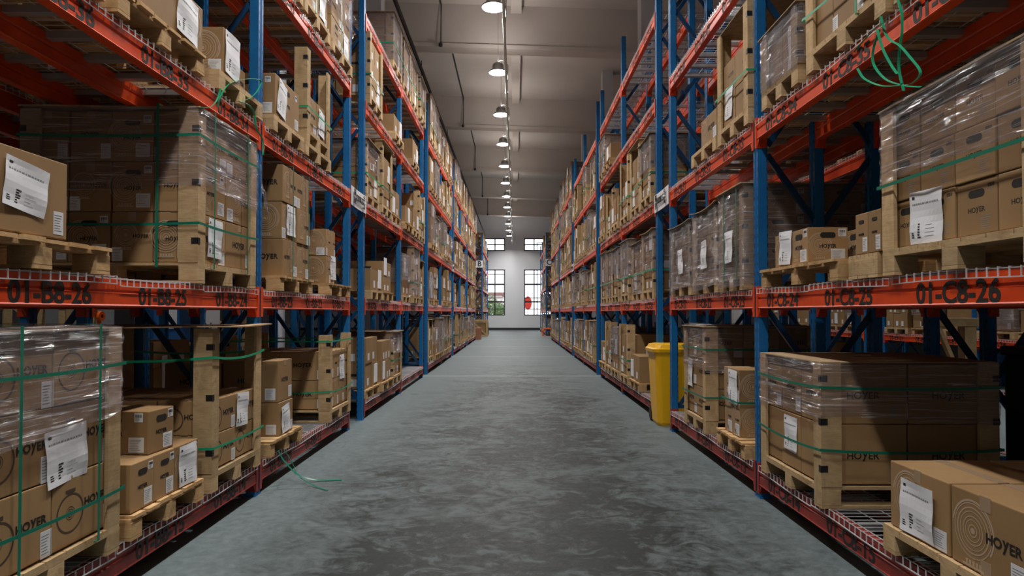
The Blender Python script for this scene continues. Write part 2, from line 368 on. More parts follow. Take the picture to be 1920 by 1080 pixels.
# ------------------------------------------------------------------ lamps
def lathe_mesh(name, prof, m, n=28): 
    mb = MB(); mb.lathe(prof, n); return mb.mesh(name, m, smooth=True)
L_sh = lathe_mesh('shade', [(.225,0),(.235,.005),(.228,.03),(.18,.06),(.145,.085),(.14,.17),(.128,.21),(.09,.24),(.03,.25),(.0,.25)], M['lampm'])
L_df = lathe_mesh('diffuser', [(0,-.012),(.12,-.012),(.2,-.004),(.222,.004)], M['em'])
mb = MB(); mb.tube([(0,0,0),(0,0,1.5)], .004, 6); L_cb = mb.mesh('cable', M['dpipe'])
mb = MB(); mb.tube([(0,0,0),(.03,0,.06),(.08,0,.075),(.17,0,.05),(.245,0,-.06),(.24,0,-.4),(.21,0,-.6)], .009, 6); L_cd = mb.mesh('cord', M['dpipe'], smooth=True)
ordn = ['nearest','second','third','fourth','fifth','sixth','seventh','eighth','ninth','tenth','eleventh','twelfth','thirteenth','fourteenth','fifteenth','sixteenth','seventeenth']
def lamp(x, y, lab, grp, side_cord=True, power=LAMP_W, spread=146):
    t = empty('pendant_lamp', (x, y, LAMP_Z)); tag(t, lab, 'lamp', grp)
    O('shade', L_sh, t); O('diffuser', L_df, t); c = O('cable', L_cb, t, (0,0,.25)); c.scale.z = (zc(x)-LAMP_Z-.25)/1.5
    if side_cord: O('cord', L_cd, t, (0,0,.24))
    area_lamp(0,0,0,t,power,spread)
    if side_cord:      # added upward fill light that brightens the ceiling, above an opaque shade
        pl = bpy.data.lights.new('added_ceiling_fill', 'AREA'); pl.shape = 'DISK'; pl.size = .2; pl.energy = power*.13; pl.color = (1,.93,.87); pl.spread = math.radians(180)
        po = bpy.data.objects.new('added_ceiling_fill', pl); COL.objects.link(po); po.parent = t; po.location = (0,0,.27); po.rotation_euler = (math.pi,0,0)
i = 0
for k in range(-5, 12):
    y = 12.3 + 3.38*k
    if k < 0: lab = 'high pendant warehouse lamp over the aisle above the camera, %s of these from the back' % ordn[k+5]
    else: lab = 'bell-shaped pendant lamp over the main aisle, %s visible lamp from the camera' % ordn[k]
    lab = lab.replace('nearest of', 'first of').replace('nearest visible', 'first visible')
    lamp(-.41, y, lab, 'pendant lamps along the main aisle')
for s, X, nm in ((-1, -6.6, 'left'), (1, 6.3, 'right')):
    for k in range(0, 4):
        lamp(X, 3.0+5.5*k, 'pendant lamp over the neighbouring %s aisle, %s from the camera' % (nm, ordn[k]), 'pendant lamps of the side aisles', False, 55 if s < 0 else 75, 84)
mb = MB(); mb.tube([(-.2, YB, 6.98), (-.2, YE-.3, 6.98)], .028, 10)
for y in range(-8, 51, 4): mb.tube([(-.2, y, 6.98), (-.2, y+.08, 6.98)], .037, 10)
tag(mb.obj('conduit_pipe', M['pipe'], smooth=True), 'long pale green conduit pipe running beside the aisle lamps', 'pipe')
mb = MB(); mb.tube([(-2.3, 10, 7.45), (-2.3, 51.5, 7.45)], .045, 8); tag(mb.obj('water_pipe', M['dpipe']), 'dark pipe running lengthwise above the left racks', 'pipe')
for i in range(0, 5):                       # conduits hugging soffit and beam face
    y = 16.6+7.23*i; xx = -1.92; z = zc(xx)
    mb = MB(); mb.tube([(xx, y-6.6, z-.03), (xx, y-.03, z-.03), (xx, y-.08, z-BH+.03)], .018, 6); mb.lathe([(0,-.06),(.05,-.04),(.05,.04),(0,.06)], 8, c=(xx, y-.12, z-BH+.02))
    tag(mb.obj('ceiling_conduit', M['dpipe']), 'dark ceiling conduit dropping down the %s visible cross beam' % ordn[i].replace('nearest','first'), 'conduit', 'ceiling conduits')
for i, (x, y) in enumerate(((-3.0, 20.5), (-2.9, 27.5), (.55, 17.5))):
    if i < 2:
        mb = MB(); mb.tube([(x, y, zc(x)), (x, y, 7.4)], .012, 6); lab = 'thin hanger rod on the %s dropping from the ceiling' % ('near left','far left')[i]
        tag(mb.obj('hanger_rod', M['dpipe']), lab, 'rod')
    else:
        mb = MB(); mb.lathe([(0,-.06),(.06,-.05),(.07,0),(0,.02)], 12, c=(x, y, zc(x)-.02)); tag(mb.obj('smoke_detector', M['dpipe'], smooth=True), 'small dark detector on the ceiling right of the lamps', 'detector')

# ------------------------------------------------------------------ columns of the building
for s, X, nm in ((-1, -3.22, 'left'), (1, 3.05, 'right')):
    for k in range(0, 7):
        y = 8.30 + 6.36*k
        if abs(y-33.7) < .5 or y > 50: pass
        mb = MB(); mb.box(-.17, .17, -.2, .2, 0, zc(X)+.1); o = mb.obj('building_column', M['column'], loc=(X, y, 0))
        o.name = 'trim_%d' % (20+k+(10 if s > 0 else 0)); struct(o)

# ------------------------------------------------------------------ text
_tc = {}
def text_mesh(txt, m, key='', size=1, bold=.0, ext=.001, name='printed_text'):
    kk = (txt, m.name, key)
    if kk in _tc: return _tc[kk]
    cu = bpy.data.curves.new('t', 'FONT'); cu.body = txt; cu.size = size; cu.offset = bold; cu.extrude = ext; cu.align_x = 'CENTER'; cu.align_y = 'CENTER'
    cu.resolution_u = 3
    o = bpy.data.objects.new('t', cu); COL.objects.link(o)
    dg = bpy.context.evaluated_depsgraph_get(); me = bpy.data.meshes.new_from_object(o.evaluated_get(dg)); me.name = name
    bpy.data.objects.remove(o); bpy.data.curves.remove(cu); me.materials.clear(); me.materials.append(m)
    _tc[kk] = me; return me
def bbox(me):
    xs = [v.co.x for v in me.vertices]; ys = [v.co.y for v in me.vertices]
    return min(xs), max(xs), min(ys), max(ys)
def joined_logo():
    verts, faces = [], []; x = 0
    for ch, sx, sy, dy in (('H',1,1,0), ('O',1,1,0), ('y',1.15,1.3,.06), ('E',1,1,0), ('R',1,1,0)):
        me = text_mesh(ch, M['ink'], 'g', 1, .018, .002); a, b_, c, d = bbox(me); base = len(verts)
        y0 = c if ch != 'y' else None
        for v in me.vertices:
            yy = v.co.y - c if ch != 'y' else (v.co.y - d)*sy + .74
            verts.append(((v.co.x-a)*sx + x, yy, v.co.z))
        faces += [tuple(base+i for i in p.vertices) for p in me.polygons]; x += (b_-a)*sx + .07
    W = x-.07; verts = [((v[0]-W/2)/W, (v[1]-.37)/W, v[2]/W) for v in verts]
    me = bpy.data.meshes.new('printed_logo'); me.from_pydata(verts, [], faces); me.materials.append(M['ink']); return me
LOGO = joined_logo()
def rings_mesh(m):
    mb = MB()
    def ann(r0, r1, n=40, a0=0, a1=2*math.pi):
        k = len(mb.v)
        for j in range(n+1):
            t = a0+(a1-a0)*j/n
            mb.v.append((r0*math.cos(t), r0*math.sin(t), 0)); mb.v.append((r1*math.cos(t), r1*math.sin(t), 0))
        for j in range(n): mb.f.append((k+2*j, k+2*j+1, k+2*j+3, k+2*j+2)); mb.m.append(0)
    for r0, r1 in ((0.001,.1),(.17,.21),(.33,.36),(.44,.48),(.6,.63),(.71,.76),(.86,.9)): ann(r0, r1)
    ann(.93, 1.0, 30, -.6, 3.0)
    for q in range(5):
        mb.box(-.35+.16*q, -.25+.16*q, -1.12, -.98, -.0005, .0005)
    mb.box(-.5, .5, -1.2, -1.13, -.0005, .0005)
    return mb.mesh('printed_rings', m, recalc=False)
RING = rings_mesh(M['tan'])
def wheel_mesh():
    mb = MB()
    def ann(r0, r1, n=40):
        k = len(mb.v)
        for j in range(n):
            t = 2*math.pi*j/n; mb.v.append((r0*math.cos(t), r0*math.sin(t), 0)); mb.v.append((r1*math.cos(t), r1*math.sin(t), 0))
        for j in range(n): jn = (j+1) % n; mb.f.append((k+2*j, k+2*j+1, k+2*jn+1, k+2*jn)); mb.m.append(0)
    for r0, r1 in ((0.001,.12),(.18,.22),(.3,.33),(.9,1.0)): ann(r0, r1)
    mb.box(-.35, .35, 1.05, 1.2, -.0005, .0005); mb.box(-.2, -.12, .95, 1.05, -.0005, .0005); mb.box(.12, .2, .95, 1.05, -.0005, .0005)
    return mb.mesh('printed_wheel', M['dring'], recalc=False)
WHEEL = wheel_mesh()
def stadium():
    mb = MB(); n = 10; k = 0; pts = []
    for j in range(n+1): t = -math.pi/2+math.pi*j/n; pts.append((.32+.18*math.cos(t), .18*math.sin(t)))
    for j in range(n+1): t = math.pi/2+math.pi*j/n; pts.append((-.32+.18*math.cos(t), .18*math.sin(t)))
    mb.zprism(pts, -.002, .001); return mb.mesh('hand_hole', M['hole'])
HOLE = stadium()
def sticker(v):
    rr = random.Random(v); mb = MB(); mb.box(-.5,.5,-.5,.5,-.001,.0)
    def ink(x0,x1,y0,y1,mi=1): mb.box(x0,x1,y0,y1,0,.0006,mi)
    if v == 0:
        for q in range(7): ink(-.42, -.42+rr.uniform(.4,.8), .32-q*.11, .345-q*.11, 2)
    elif v == 1:
        x = -.4
        while x < .35: wd = rr.uniform(.015,.05); ink(x, x+wd, 0, .34); x += wd+rr.uniform(.02,.05)
        for q in range(3): ink(-.4, rr.uniform(0,.4), -.12-q*.12, -.08-q*.12, 2)
    elif v == 2:
        for q in range(3): mb.box(-.32+q*.3,-.15+q*.3,-.22,.15,0,.0006,1)
    return mb.mesh('sticker', [M['lab'], M['ink'], M['gink']], recalc=False)
STK = [sticker(i) for i in range(3)]
def doc(v):
    rr = random.Random(50+v); n = 8; mb = MB()
    ph = rr.uniform(0, 6); amp = .022
    def P(u, w, o=0): return (u-.5, w-.5, o + amp*(.6*math.sin(ph+u*5+w*3)+.5*math.sin(ph*2+w*9+u*2)) + amp*1.1)
    for a in range(n):
        for c in range(n):
            k = len(mb.v); mb.v += [P(a/n,c/n), P((a+1)/n,c/n), P((a+1)/n,(c+1)/n), P(a/n,(c+1)/n)]; mb.f.append((k,k+1,k+2,k+3)); mb.m.append(0)
    def ink(u0,u1,w0,w1,mi=1):
        for q in range(3):
            a = u0+(u1-u0)*q/3; c = u0+(u1-u0)*(q+1)/3
            k = len(mb.v); mb.v += [P(a,w0,.004), P(c,w0,.004), P(c,w1,.004), P(a,w1,.004)]; mb.f.append((k,k+1,k+2,k+3)); mb.m.append(mi)
    ink(.08,.16,.86,.91)
    x = .08
    while x < .88: wd = rr.uniform(.02,.06); ink(x, x+wd, .745, .775, 2); x += wd+.02
    for q in range(6): ink(.28, .28+rr.uniform(.05,.12), .36-q*.05, .385-q*.05)
    for q in range(4): ink(.5, .5+rr.uniform(.1,.28), .34-q*.07, .348-q*.07, 2)
    ink(.08,.17,.12,.14); ink(.08,.17,.16,.18); ink(.08,.15,.2,.22)
    return mb.mesh('shipping_document', [M['paper'], M['ink'], M['gink']], smooth=False, recalc=False)
DOC = [doc(i) for i in range(4)]
TAPE = (lambda mb: (mb.box(-.5,.5,-.5,.5,-.0005,.0005), mb.mesh('tape', M['tape']))[1])(MB())

# ------------------------------------------------------------------ racks
LV = [.249, 1.63, 2.963, 4.333, 5.53]
LVE = [.12, .99, 2.3]
FX = {-1: 2.05, 1: 1.92}
DEP = .98
POSTH = 6.41
ONE = {-1: 2.33, 1: 2.28}
BAY = 2.8; UNIT = 6.36
def post_mesh(h, s):
    mb = MB(); pr = [(0,-.047),(0,-.018),(.012,-.012),(.012,.012),(0,.018),(0,.047),(.07,.047),(.07,.03),(.082,.03),(.082,-.03),(.07,-.03),(.07,-.047)]
    mb.zprism([(x*s, y) for x, y in pr], .012, h); mb.box(min(-.004*s,.09*s), max(-.004*s,.09*s), -.052, .052, 0, .012)
    return mb.mesh('upright', M['post'])
POST = {s: post_mesh(POSTH, s) for s in (1,-1)}
def brace_mesh(s, h, dep, p):
    mb = MB(); z = .25; a = .09*s; c = (dep/2-.01)*s; flip = 0
    for p in (p,):
        x0 = a if p == 0 else (dep/2+.04)*s; x1 = c if p == 0 else (dep-.05)*s; z = .3+.0*p; flip = p
        mb.bar((x0,0,z),(x1,0,z),.03,.04)
        while z < h-.8:
            if flip: mb.bar((x0,0,z+.55),(x1,0,z),.028,.045)
            else: mb.bar((x0,0,z),(x1,0,z+.55),.028,.045)
            z += .62; flip = 1-flip
        mb.bar((x0,0,z-.07),(x1,0,z-.07),.03,.045)
    return mb.mesh('frame_bracing', M['bluep'])
BRACE = {s: [brace_mesh(s, POSTH, DEP, p) for p in (0,1)] for s in (1,-1)}
def beam_mesh(s, length, m='beam'):
    mb = MB(); h = .14
    pr = [(0,0),(0,-.052),(.006,-.06),(.006,-.066),(-.004,-.072),(-.004,-.128),(-.008,-.134),(-.004,-h),(.048,-h),(.048,0)]
    mb.prism([((x-.004)*s, z) for x, z in pr], .05, length-.05)
    for y0, y1 in ((.049,.056),(length-.056,length-.049)): pass
    for y0, sg in ((.0,1),(length,-1)):
        a, c = sorted((y0+sg*.018, y0+sg*.052)); x0, x1 = sorted((-.012*s, -.006*s)); mb.box(x0, x1, a, c, -.205, .035)
        a, c = sorted((y0+sg*.048, y0+sg*.054)); x0, x1 = sorted((-.012*s, .07*s)); mb.box(x0, x1, a, c, -.205, .035)
        k = len(mb.v)
        for yy in (y0+sg*.054, y0+sg*.075):
            pass
        # gusset under the beam end
        for xx in (-.006*s, .0*s):
            mb.v += [(xx, y0+sg*.05, -.13), (xx, y0+sg*.1, -.13), (xx, y0+sg*.054, -.2)]
        mb.f += [(k,k+1,k+2),(k+5,k+4,k+3),(k,k+3,k+4,k+1),(k+1,k+4,k+5,k+2),(k+2,k+5,k+3,k)]; mb.m += [0]*5
    return mb.mesh('beam', M[m])
BEAM = {s: beam_mesh(s, BAY) for s in (1,-1)}
DBEAM = {s: beam_mesh(s, BAY, 'dbeam') for s in (1,-1)}
def deck_mesh(s, v):
    rr = random.Random(v); mb = MB(); W = .88; t = .004; D = DEP+.02
    bend = lambda y: .006*math.sin(y*5+v)
    N = 15
    for i in range(N+1):
        y = -W/2 + W*i/N; mb.bar((-.018*s, y, .008+bend(y)), (D*s, y, .008), t, t)
        mb.bar((-.018*s, y, .010+bend(y)), (-.018*s, y, -.032+bend(y)), t*1.2, t*1.2)
    for j in range(8):
        x = .03 + (D-.05)*j/7; mb.bar((x*s, -W/2, .003), (x*s, W/2, .003), t, t)
    for q in range(8):
        y0 = -W/2+W*q/8; y1 = y0+W/8; mb.bar((-.02*s, y0, -.032+bend(y0)), (-.02*s, y1, -.032+bend(y1)), t*1.3, t*1.3)
        mb.bar((-.005*s, y0, .004+bend(y0)), (-.005*s, y1, .004+bend(y1)), t, t)
    for q in (-.3, 0, .3):
        mb.box(*sorted((.05*s, (D-.06)*s)), q-.025, q+.025, -.036, .0, 1)
    return mb.mesh('mesh_deck', [M['zinc'], M['chan']])
DECK = {s: [deck_mesh(s, v) for v in range(4)] for s in (1,-1)}
TXT_OFF = {}
def rack(s, xf, y0, label, group, nb=2, decks=True, code=None, levels=range(5), near=False, lvz=None):
    t = empty('pallet_rack', (s*xf, y0, 0)); tag(t, label, 'rack', group)
    for f in range(nb+1):
        for q in range(3): O('upright', POST[s], t, (s*(q*(DEP-.082)/2 + .0), BAY*f, 0))
        for p in (0,1): O('frame_bracing', BRACE[s][p], t, (0, BAY*f, 0))
    for bI in range(nb):
        for li in levels:
            for q in range(3):
                bx = s*(q*(DEP-.05)/2)
                bo = O('beam', DBEAM[s] if li == 0 else BEAM[s], t, (bx, BAY*bI, (lvz or LV)[li]-.004))
                if q == 0 and code:
                    for sl in range(3):
                        num = (10*(li+1)) + ((6-sl) if bI == 0 else (3-sl))
                        cc = code[0]
                        me = text_mesh('01-%s-%d' % (cc, num), M['ink'], 'b', .138, .0035, .0008, 'beam_code')
                        x = O('beam_code', me, bo, (-.0085*s, .5+.9*sl, -.086), (math.pi/2, 0, math.pi/2 if s < 0 else -math.pi/2))
            if decks:
                for sl in range(3):
                    d = O('mesh_deck', DECK[s][R.randrange(4)], t, (0, BAY*bI+.5+.9*sl+R.uniform(-.008,.008), (lvz or LV)[li]+.0), (0,0,0))
    return t
side = {-1: 'left', 1: 'right'}
for s in (-1, 1):
    for u in range(5):
        rack(s, FX[s], ONE[s]+UNIT*u, 'blue and orange pallet rack on the %s of the aisle, %s unit from the camera' % (side[s], ordn[u]),
             'pallet racks lining the aisle', code={0: ('B8','B8') if s < 0 else ('C8','C9'), 1: ('B7','B7') if s < 0 else ('C7','C7')}.get(u))
    rack(s, FX[s], 40.9 if s < 0 else 39.6, 'far pallet rack beyond the cross aisle, on the %s' % side[s], 'pallet racks beyond the cross aisle', nb=3)
BX = {-1: 3.41, 1: 3.27}
for s in (-1, 1):
    for u in range(3):
        rack(s, BX[s], ONE[s]+UNIT*u, 'shadowed rack standing back to back behind the %s row, %s unit' % (side[s], ordn[u]), 'racks behind the aisle rows', decks=(u < 2))
for u in range(1, 3):
    rack(1, 8.2, ONE[1]+UNIT*u, 'pallet rack across the neighbouring right aisle, %s of its two units' % ('nearer','farther')[u-1], 'racks across the neighbouring aisle', code=('E7','E7'), levels=range(3), lvz=LVE)

# ------------------------------------------------------------------ pallets, crates
LVW = ['bottom', 'second', 'third', 'fourth', 'top']
BAYW = ordn
PH = .13
def pallet_meshes(L, D, rough):
    """pallet in local coords, origin centre bottom; L along Y, D along X"""
    m = M['wood2'] if rough else M['wood']; out = []
    bw = .1; bl = .12
    for xi in (-1, 0, 1):
        for yi in (-1, 0, 1):
            mb = MB(); x = xi*(D/2-bl/2); y = yi*(L/2-bw/2); mb.box(x-bl/2, x+bl/2, y-bw/2, y+bw/2, .016, .094); out.append(('block', mb.mesh('block', m, bevel=.003)))
    for yi in (-1, 0, 1):
        mb = MB(); y = yi*(L/2-bw/2); mb.box(-D/2, D/2, y-bw/2, y+bw/2, 0, .016); out.append(('bottom_board', mb.mesh('bottom_board', m)))
    mb = MB(); rr = random.Random(int(L*100)+rough)
    for xi in (-1, 0, 1):
        x = xi*(D/2-bl/2)*(1 if not rough else .99); mb.box(x-bl/2, x+bl/2, -L/2, L/2, .094, .112)
    if rough:
        nb = 6; wd = L/nb
        for q in range(nb):
            y = -L/2+wd*q; mb.box(-D/2-rr.uniform(0,.02), D/2+rr.uniform(0,.02), y+.012, y+wd-.012, .112, .130+rr.uniform(-.002,.004))
    else:
        nb = 7; wd = L/nb
        for q in range(nb):
            y = -L/2+wd*q; mb.box(-D/2, D/2, y+.004, y+wd-.004, .112, .130)
    out.append(('top_deck', mb.mesh('top_deck', m)))
    return out
_pc = {}
def merged(parts, name):
    v, f, mats, mi = [], [], [], []
    for _, me in parts:
        b0 = len(v); v += [tuple(x.co) for x in me.vertices]
        for p in me.polygons:
            f.append(tuple(b0+i for i in p.vertices)); mm = me.materials[p.material_index]
            if mm not in mats: mats.append(mm)
            mi.append(mats.index(mm))
    me = bpy.data.meshes.new(name); me.from_pydata(v, [], f)
    for x in mats: me.materials.append(x)
    for p, q in zip(me.polygons, mi): p.material_index = q
    return me
def get_pallet(L, D, rough):
    k = (round(L, 2), round(D, 2), rough)
    if k not in _pc:
        p = pallet_meshes(k[0], k[1], rough); _pc[k] = (p, merged(p, 'pallet'))
    return _pc[k]
npal = [0]
def pallet(s, y0, y1, xa, xb, z, place, rough=False, parts=True, name='pallet', lab=None, cat='pallet', yaw=0):
    L = y1-y0; D = xb-xa; p, mm = get_pallet(L, D, rough); loc = (s*(xa+xb)/2, (y0+y1)/2, z)
    npal[0] += 1
    lab = lab or ('%s wooden pallet, %s' % ('rough' if rough else 'pale', place))
    if parts:
        t = empty(name, loc, yaw)
        for nm, me in p: O(nm, me, t)
    else:
        t = O(name, mm, None, loc, (0,0,yaw))
    tag(t, lab, cat, 'wooden pallets on the racks' if cat == 'pallet' else 'timber crates on the racks')
    return t
def crate(s, y0, y1, xa, xb, z, top, place, lid=True, parts=True, lidwarp=.0, over=.03, posts=True):
    """pallet with four corner boards and a sheet lid; all nailed together: one thing"""
    t = pallet(s, y0, y1, xa, xb, z, place, False, parts, 'pallet_crate', 'timber crate with corner posts%s, %s' % (' and lid' if lid else '', place), 'crate')
    L = y1-y0; D = xb-xa; hb = PH; ht = top-z-(.01 if lid else 0); th = .018; w = .1
    if posts:
        for sx in (-1, 1):
            for sy in (-1, 1):
                mb = MB(); x = sx*(D/2); y = sy*(L/2)
                a, c = sorted((x, x-sx*th)); e, g = sorted((y, y-sy*w)); mb.box(a, c, e, g, hb, ht)
                a, c = sorted((x-sx*th, x-sx*w*1.25)); e, g = sorted((y, y-sy*th)); mb.box(a, c, e, g, hb, ht)
                po = mb.obj('corner_post', M['wood'], t)
                if parts and sy == -1:
                    for q in (.12, .5, .85):
                        mb = MB(); zz = hb+(ht-hb)*q; a, c = sorted((x-sx*.04, x+sx*.002)); mb.box(a, c, y-.002, y, zz, zz+.04); a, c = sorted((x, x+sx*.002)); mb.box(a, c, y-.002, y+.03, zz, zz+.04)
                        mb.obj('bracket', M['metal'], po)
    if lid:
        mb = MB(); n = 8; k = 0; rr = random.Random(int(y0*100)); th = .008; ov = over
        ph = rr.uniform(0, 6)
        def Z(u, v): return ht + lidwarp*((2*u-1)**2*.6 + .5*math.sin(ph+v*4)*abs(2*u-1))
        for a in range(n+1):
            for c in range(n+1):
                u, v = a/n, c/n; x = -D/2-ov+(D+2*ov)*v; y = -L/2-ov+(L+2*ov)*u
                mb.v += [(x, y, Z(u,v)), (x, y, Z(u,v)+th)]
        idx = lambda a, c, q: (a*(n+1)+c)*2+q
        for a in range(n):
            for c in range(n):
                mb.f.append((idx(a,c,1), idx(a,c+1,1), idx(a+1,c+1,1), idx(a+1,c,1))); mb.f.append((idx(a,c,0), idx(a+1,c,0), idx(a+1,c+1,0), idx(a,c+1,0))); mb.m += [0,0]
        for a in range(n):
            for A, B in (((a,0),(a+1,0)), ((a,n),(a+1,n)), ((0,a),(0,a+1)), ((n,a),(n,a+1))):
                mb.f.append((idx(*A,0), idx(*B,0), idx(*B,1), idx(*A,1))); mb.m.append(0)
        mb.obj('lid', M['ply'], t)
    return t

# ------------------------------------------------------------------ stretch wrap, straps
def perimeter(hx, hy, r, n):
    pts = []
    for cx, cy, a0 in ((hx-r, hy-r, 0), (-hx+r, hy-r, math.pi/2), (-hx+r, -hy+r, math.pi), (hx-r, -hy+r, 1.5*math.pi)):
        for j in range(4): a = a0+math.pi/2*j/3; pts.append((cx+r*math.cos(a), cy+r*math.sin(a), math.cos(a), math.sin(a)))
    out = []
    for i in range(len(pts)):
        p, q = pts[i], pts[(i+1) % len(pts)]; d = math.hypot(q[0]-p[0], q[1]-p[1]); k = max(1, int(d/n))
        for j in range(k):
            t = j/k; nx, ny = p[2]*(1-t)+q[2]*t, p[3]*(1-t)+q[3]*t; out.append((p[0]*(1-t)+q[0]*t, p[1]*(1-t)+q[1]*t, nx, ny, min(t, 1-t)*d))
    return out
nwrap = [0]
def wrap(s, y0, y1, xa, xb, z0, z1, place, seed=0, dense=False, skirt=0, tail=False, lip=True, fine=True):
    nwrap[0] += 1
    rr = random.Random(seed*7+nwrap[0]); hx = (xb-xa)/2+.012; hy = (y1-y0)/2+.012
    per = perimeter(hx, hy, .03, .09 if fine else .4); n = len(per); mb = MB(); H = z1-z0; rows = 16 if fine else 5
    def zof(u, q):  # ragged bottom edge
        return 0
    for r in range(rows+1):
        u = r/rows
        for i, (x, y, nx, ny, d) in enumerate(per):
            sag = -.018*min(1, d/.15)*(.5+.5*math.sin(i*.9+seed)) * math.sin(math.pi*u) + .006*math.sin(i*2.1+r*1.7+seed) + rr.uniform(-.003,.003)
            zz = z0+H*u + (.03*math.sin(i*.23+seed)+rr.uniform(-.008,.008) if r == 0 else 0) + (.012*math.sin(i*.4+u*7) if 0 < r < rows else 0)
            mb.v.append((x+nx*max(sag,-.008), y+ny*max(sag,-.008), zz))
    for r in range(rows):
        for i in range(n): mb.f.append((r*n+i, r*n+(i+1)%n, (r+1)*n+(i+1)%n, (r+1)*n+i)); mb.m.append(0)
    if lip:
        k = len(mb.v)
        for i, (x, y, nx, ny, d) in enumerate(per): mb.v.append((x-nx*rr.uniform(.06,.14), y-ny*rr.uniform(.06,.14), z1+.012+rr.uniform(0,.012)))
        for i in range(n): mb.f.append((rows*n+i, rows*n+(i+1)%n, k+(i+1)%n, k+i)); mb.m.append(0)
    if tail:
        k = len(mb.v); ax = -s*hx*1.0; N = 7
        for q in range(N):
            u = q/(N-1); mb.v += [(-s*(hx+.012*math.sin(q*1.7)), hy+.0+.16*u, z1-H*.25-.55*H*u+.02*math.sin(q*3)), (-s*(hx+.02+.01*math.cos(q*2)), hy+.03*u+.1*u*u, z1-H*.55-.45*H*u)]
        for q in range(N-1): mb.f.append((k+2*q, k+2*q+1, k+2*q+3, k+2*q+2)); mb.m.append(0)
    o = mb.obj('stretch_wrap', M['film2' if dense else 'film'], None, (s*(xa+xb)/2, (y0+y1)/2, 0), smooth=True, recalc=False)
    tag(o, 'clear stretch film around the load, %s' % place, 'plastic wrap', 'stretch film around pallet loads'); return o
def hstrap(s, y0, y1, xa, xb, z, place, which, sag=.02, w=.016, m='strap', off=.016):
    A = min(s*(xa-off), s*(xb+off)); B = max(s*(xa-off), s*(xb+off)); C, D = y0-off, y1+off; pts = []; N = 6
    cs = [(A,C),(B,C),(B,D),(A,D),(A,C)]
    for i in range(4):
        for j in range(N):
            t = j/N; x = cs[i][0]*(1-t)+cs[i+1][0]*t; y = cs[i][1]*(1-t)+cs[i+1][1]*t; pts.append((x, y, z-sag*4*t*(1-t)))
    pts.append((A, C, z)); mb = MB(); mb.ribbon(pts, w, (0,0,1)); o = mb.obj('strap', M[m])
    return tag(o, 'green strap tied %s round the load, %s' % (which, place), 'strap', 'green packing straps')
def vstrap(s, yy, xa, xb, z0, z1, place, which, w=.016, m='strap', off=.017):
    x0, x1 = sorted((s*(xa-off), s*(xb+off)))
    pts = [(x0,yy,z0),(x0,yy+.004,(z0+z1)/2),(x0,yy,z1+off),(x1,yy,z1+off),(x1,yy,z0),(x0,yy,z0)]
    mb = MB(); mb.ribbon(pts, w, (0,1,0)); o = mb.obj('strap', M[m])
    return tag(o, 'green strap looped %s over the load, %s' % (which, place), 'strap', 'green packing straps')
def vstrap_x(s, xx, y0, y1, z0, z1, place, which, w=.016, m='strap', off=.017):
    pts = [(s*xx,y0-off,z0),(s*xx,y0-off,(z0+z1)/2),(s*xx,y0-off,z1+off),(s*xx,y1+off,z1+off),(s*xx,y1+off,z0),(s*xx,y0-off,z0)]
    mb = MB(); mb.ribbon(pts, w, (1,0,0)); o = mb.obj('strap', M[m])
    return tag(o, 'green strap looped %s over the load, %s' % (which, place), 'strap', 'green packing straps')

# ------------------------------------------------------------------ cartons (registered first, built at the end)
CART = []
def carton(s, y0, y1, xa, xb, z0, z1, lab, style='ring', yaw=0, doc_=None, w8=1.0, camdoc=None):
    Y = (y0+y1)/2; d = max(1.5, y0); CART.append(dict(s=s, y0=y0, y1=y1, xa=xa, xb=xb, z0=z0, z1=z1, lab=lab, style=style, yaw=yaw, doc=doc_, camdoc=camdoc,
        score=w8*((y1-y0)*xa/d + .5*(xb-xa))*(z1-z0)/d/d, id=len(CART)))
    return CART[-1]
def stack(s, y0, y1, xa, xb, z0, z1, ny, nx, nz, place, style='ring', w8=1.0, jit=.004, doc_=None, skip=None, gap=.003):
    dy = (y1-y0)/ny; dx = (xb-xa)/nx; dz = (z1-z0)/nz
    for iz in range(nz):
        for iy in range(ny):
            for ix in range(nx):
                if iy > 0 and ix > 0 and not (iz == nz-1): continue
                if skip and skip(iy, ix, iz): continue
                a = y0+dy*iy; b_ = xa+dx*ix; j = R.uniform(-jit, jit)
                lw = 'only' if nz == 1 else ('bottom' if iz == 0 else 'top' if iz == nz-1 else ('middle' if nz == 3 else ordn[iz]))
                yw = {1: '', 2: ('near ', 'far ')[iy % 2]}.get(ny, ordn[iy]+' ')
                xw = {1: 'box', 2: ('aisle-side', 'inner')[ix % 2]}.get(nx, ('aisle-side', 'second row', 'third row', 'back')[ix % 4])
                lab = ('cardboard box, %s, %s layer%s%s' % (place, lw, (' ' + yw).rstrip(), '' if nx == 1 else ' ' + xw)).replace('rack bay', 'rack')
                lab = lab.replace('only layer', 'single layer')
                st = style if isinstance(style, str) else R.choice(style)
                dd = doc_ if (doc_ and doc_[0] == (iy, ix, iz)) else None
                carton(s, a+gap, a+dy-gap, b_+gap+j+.004, b_+dx-gap+j, z0+dz*iz+.0005, z0+dz*(iz+1)-.0015, lab, st, 0, dd[1] if dd else None, w8)
def P(s, bay, lv, slot, pre=''): return '%s%s rack %s bay %s shelf %s slot' % (pre, side[s], BAYW[bay], LVW[lv], slot)

# paper sheets stuck on cartons are written as (u, v, w, h, tilt) in face units, v from the bottom
X_ = {s: FX[s]-.05 for s in (-1,1)}      # aisle-side plane of the loads
D_ = 1.13                                # load depth
def XB(s): return X_[s]+D_
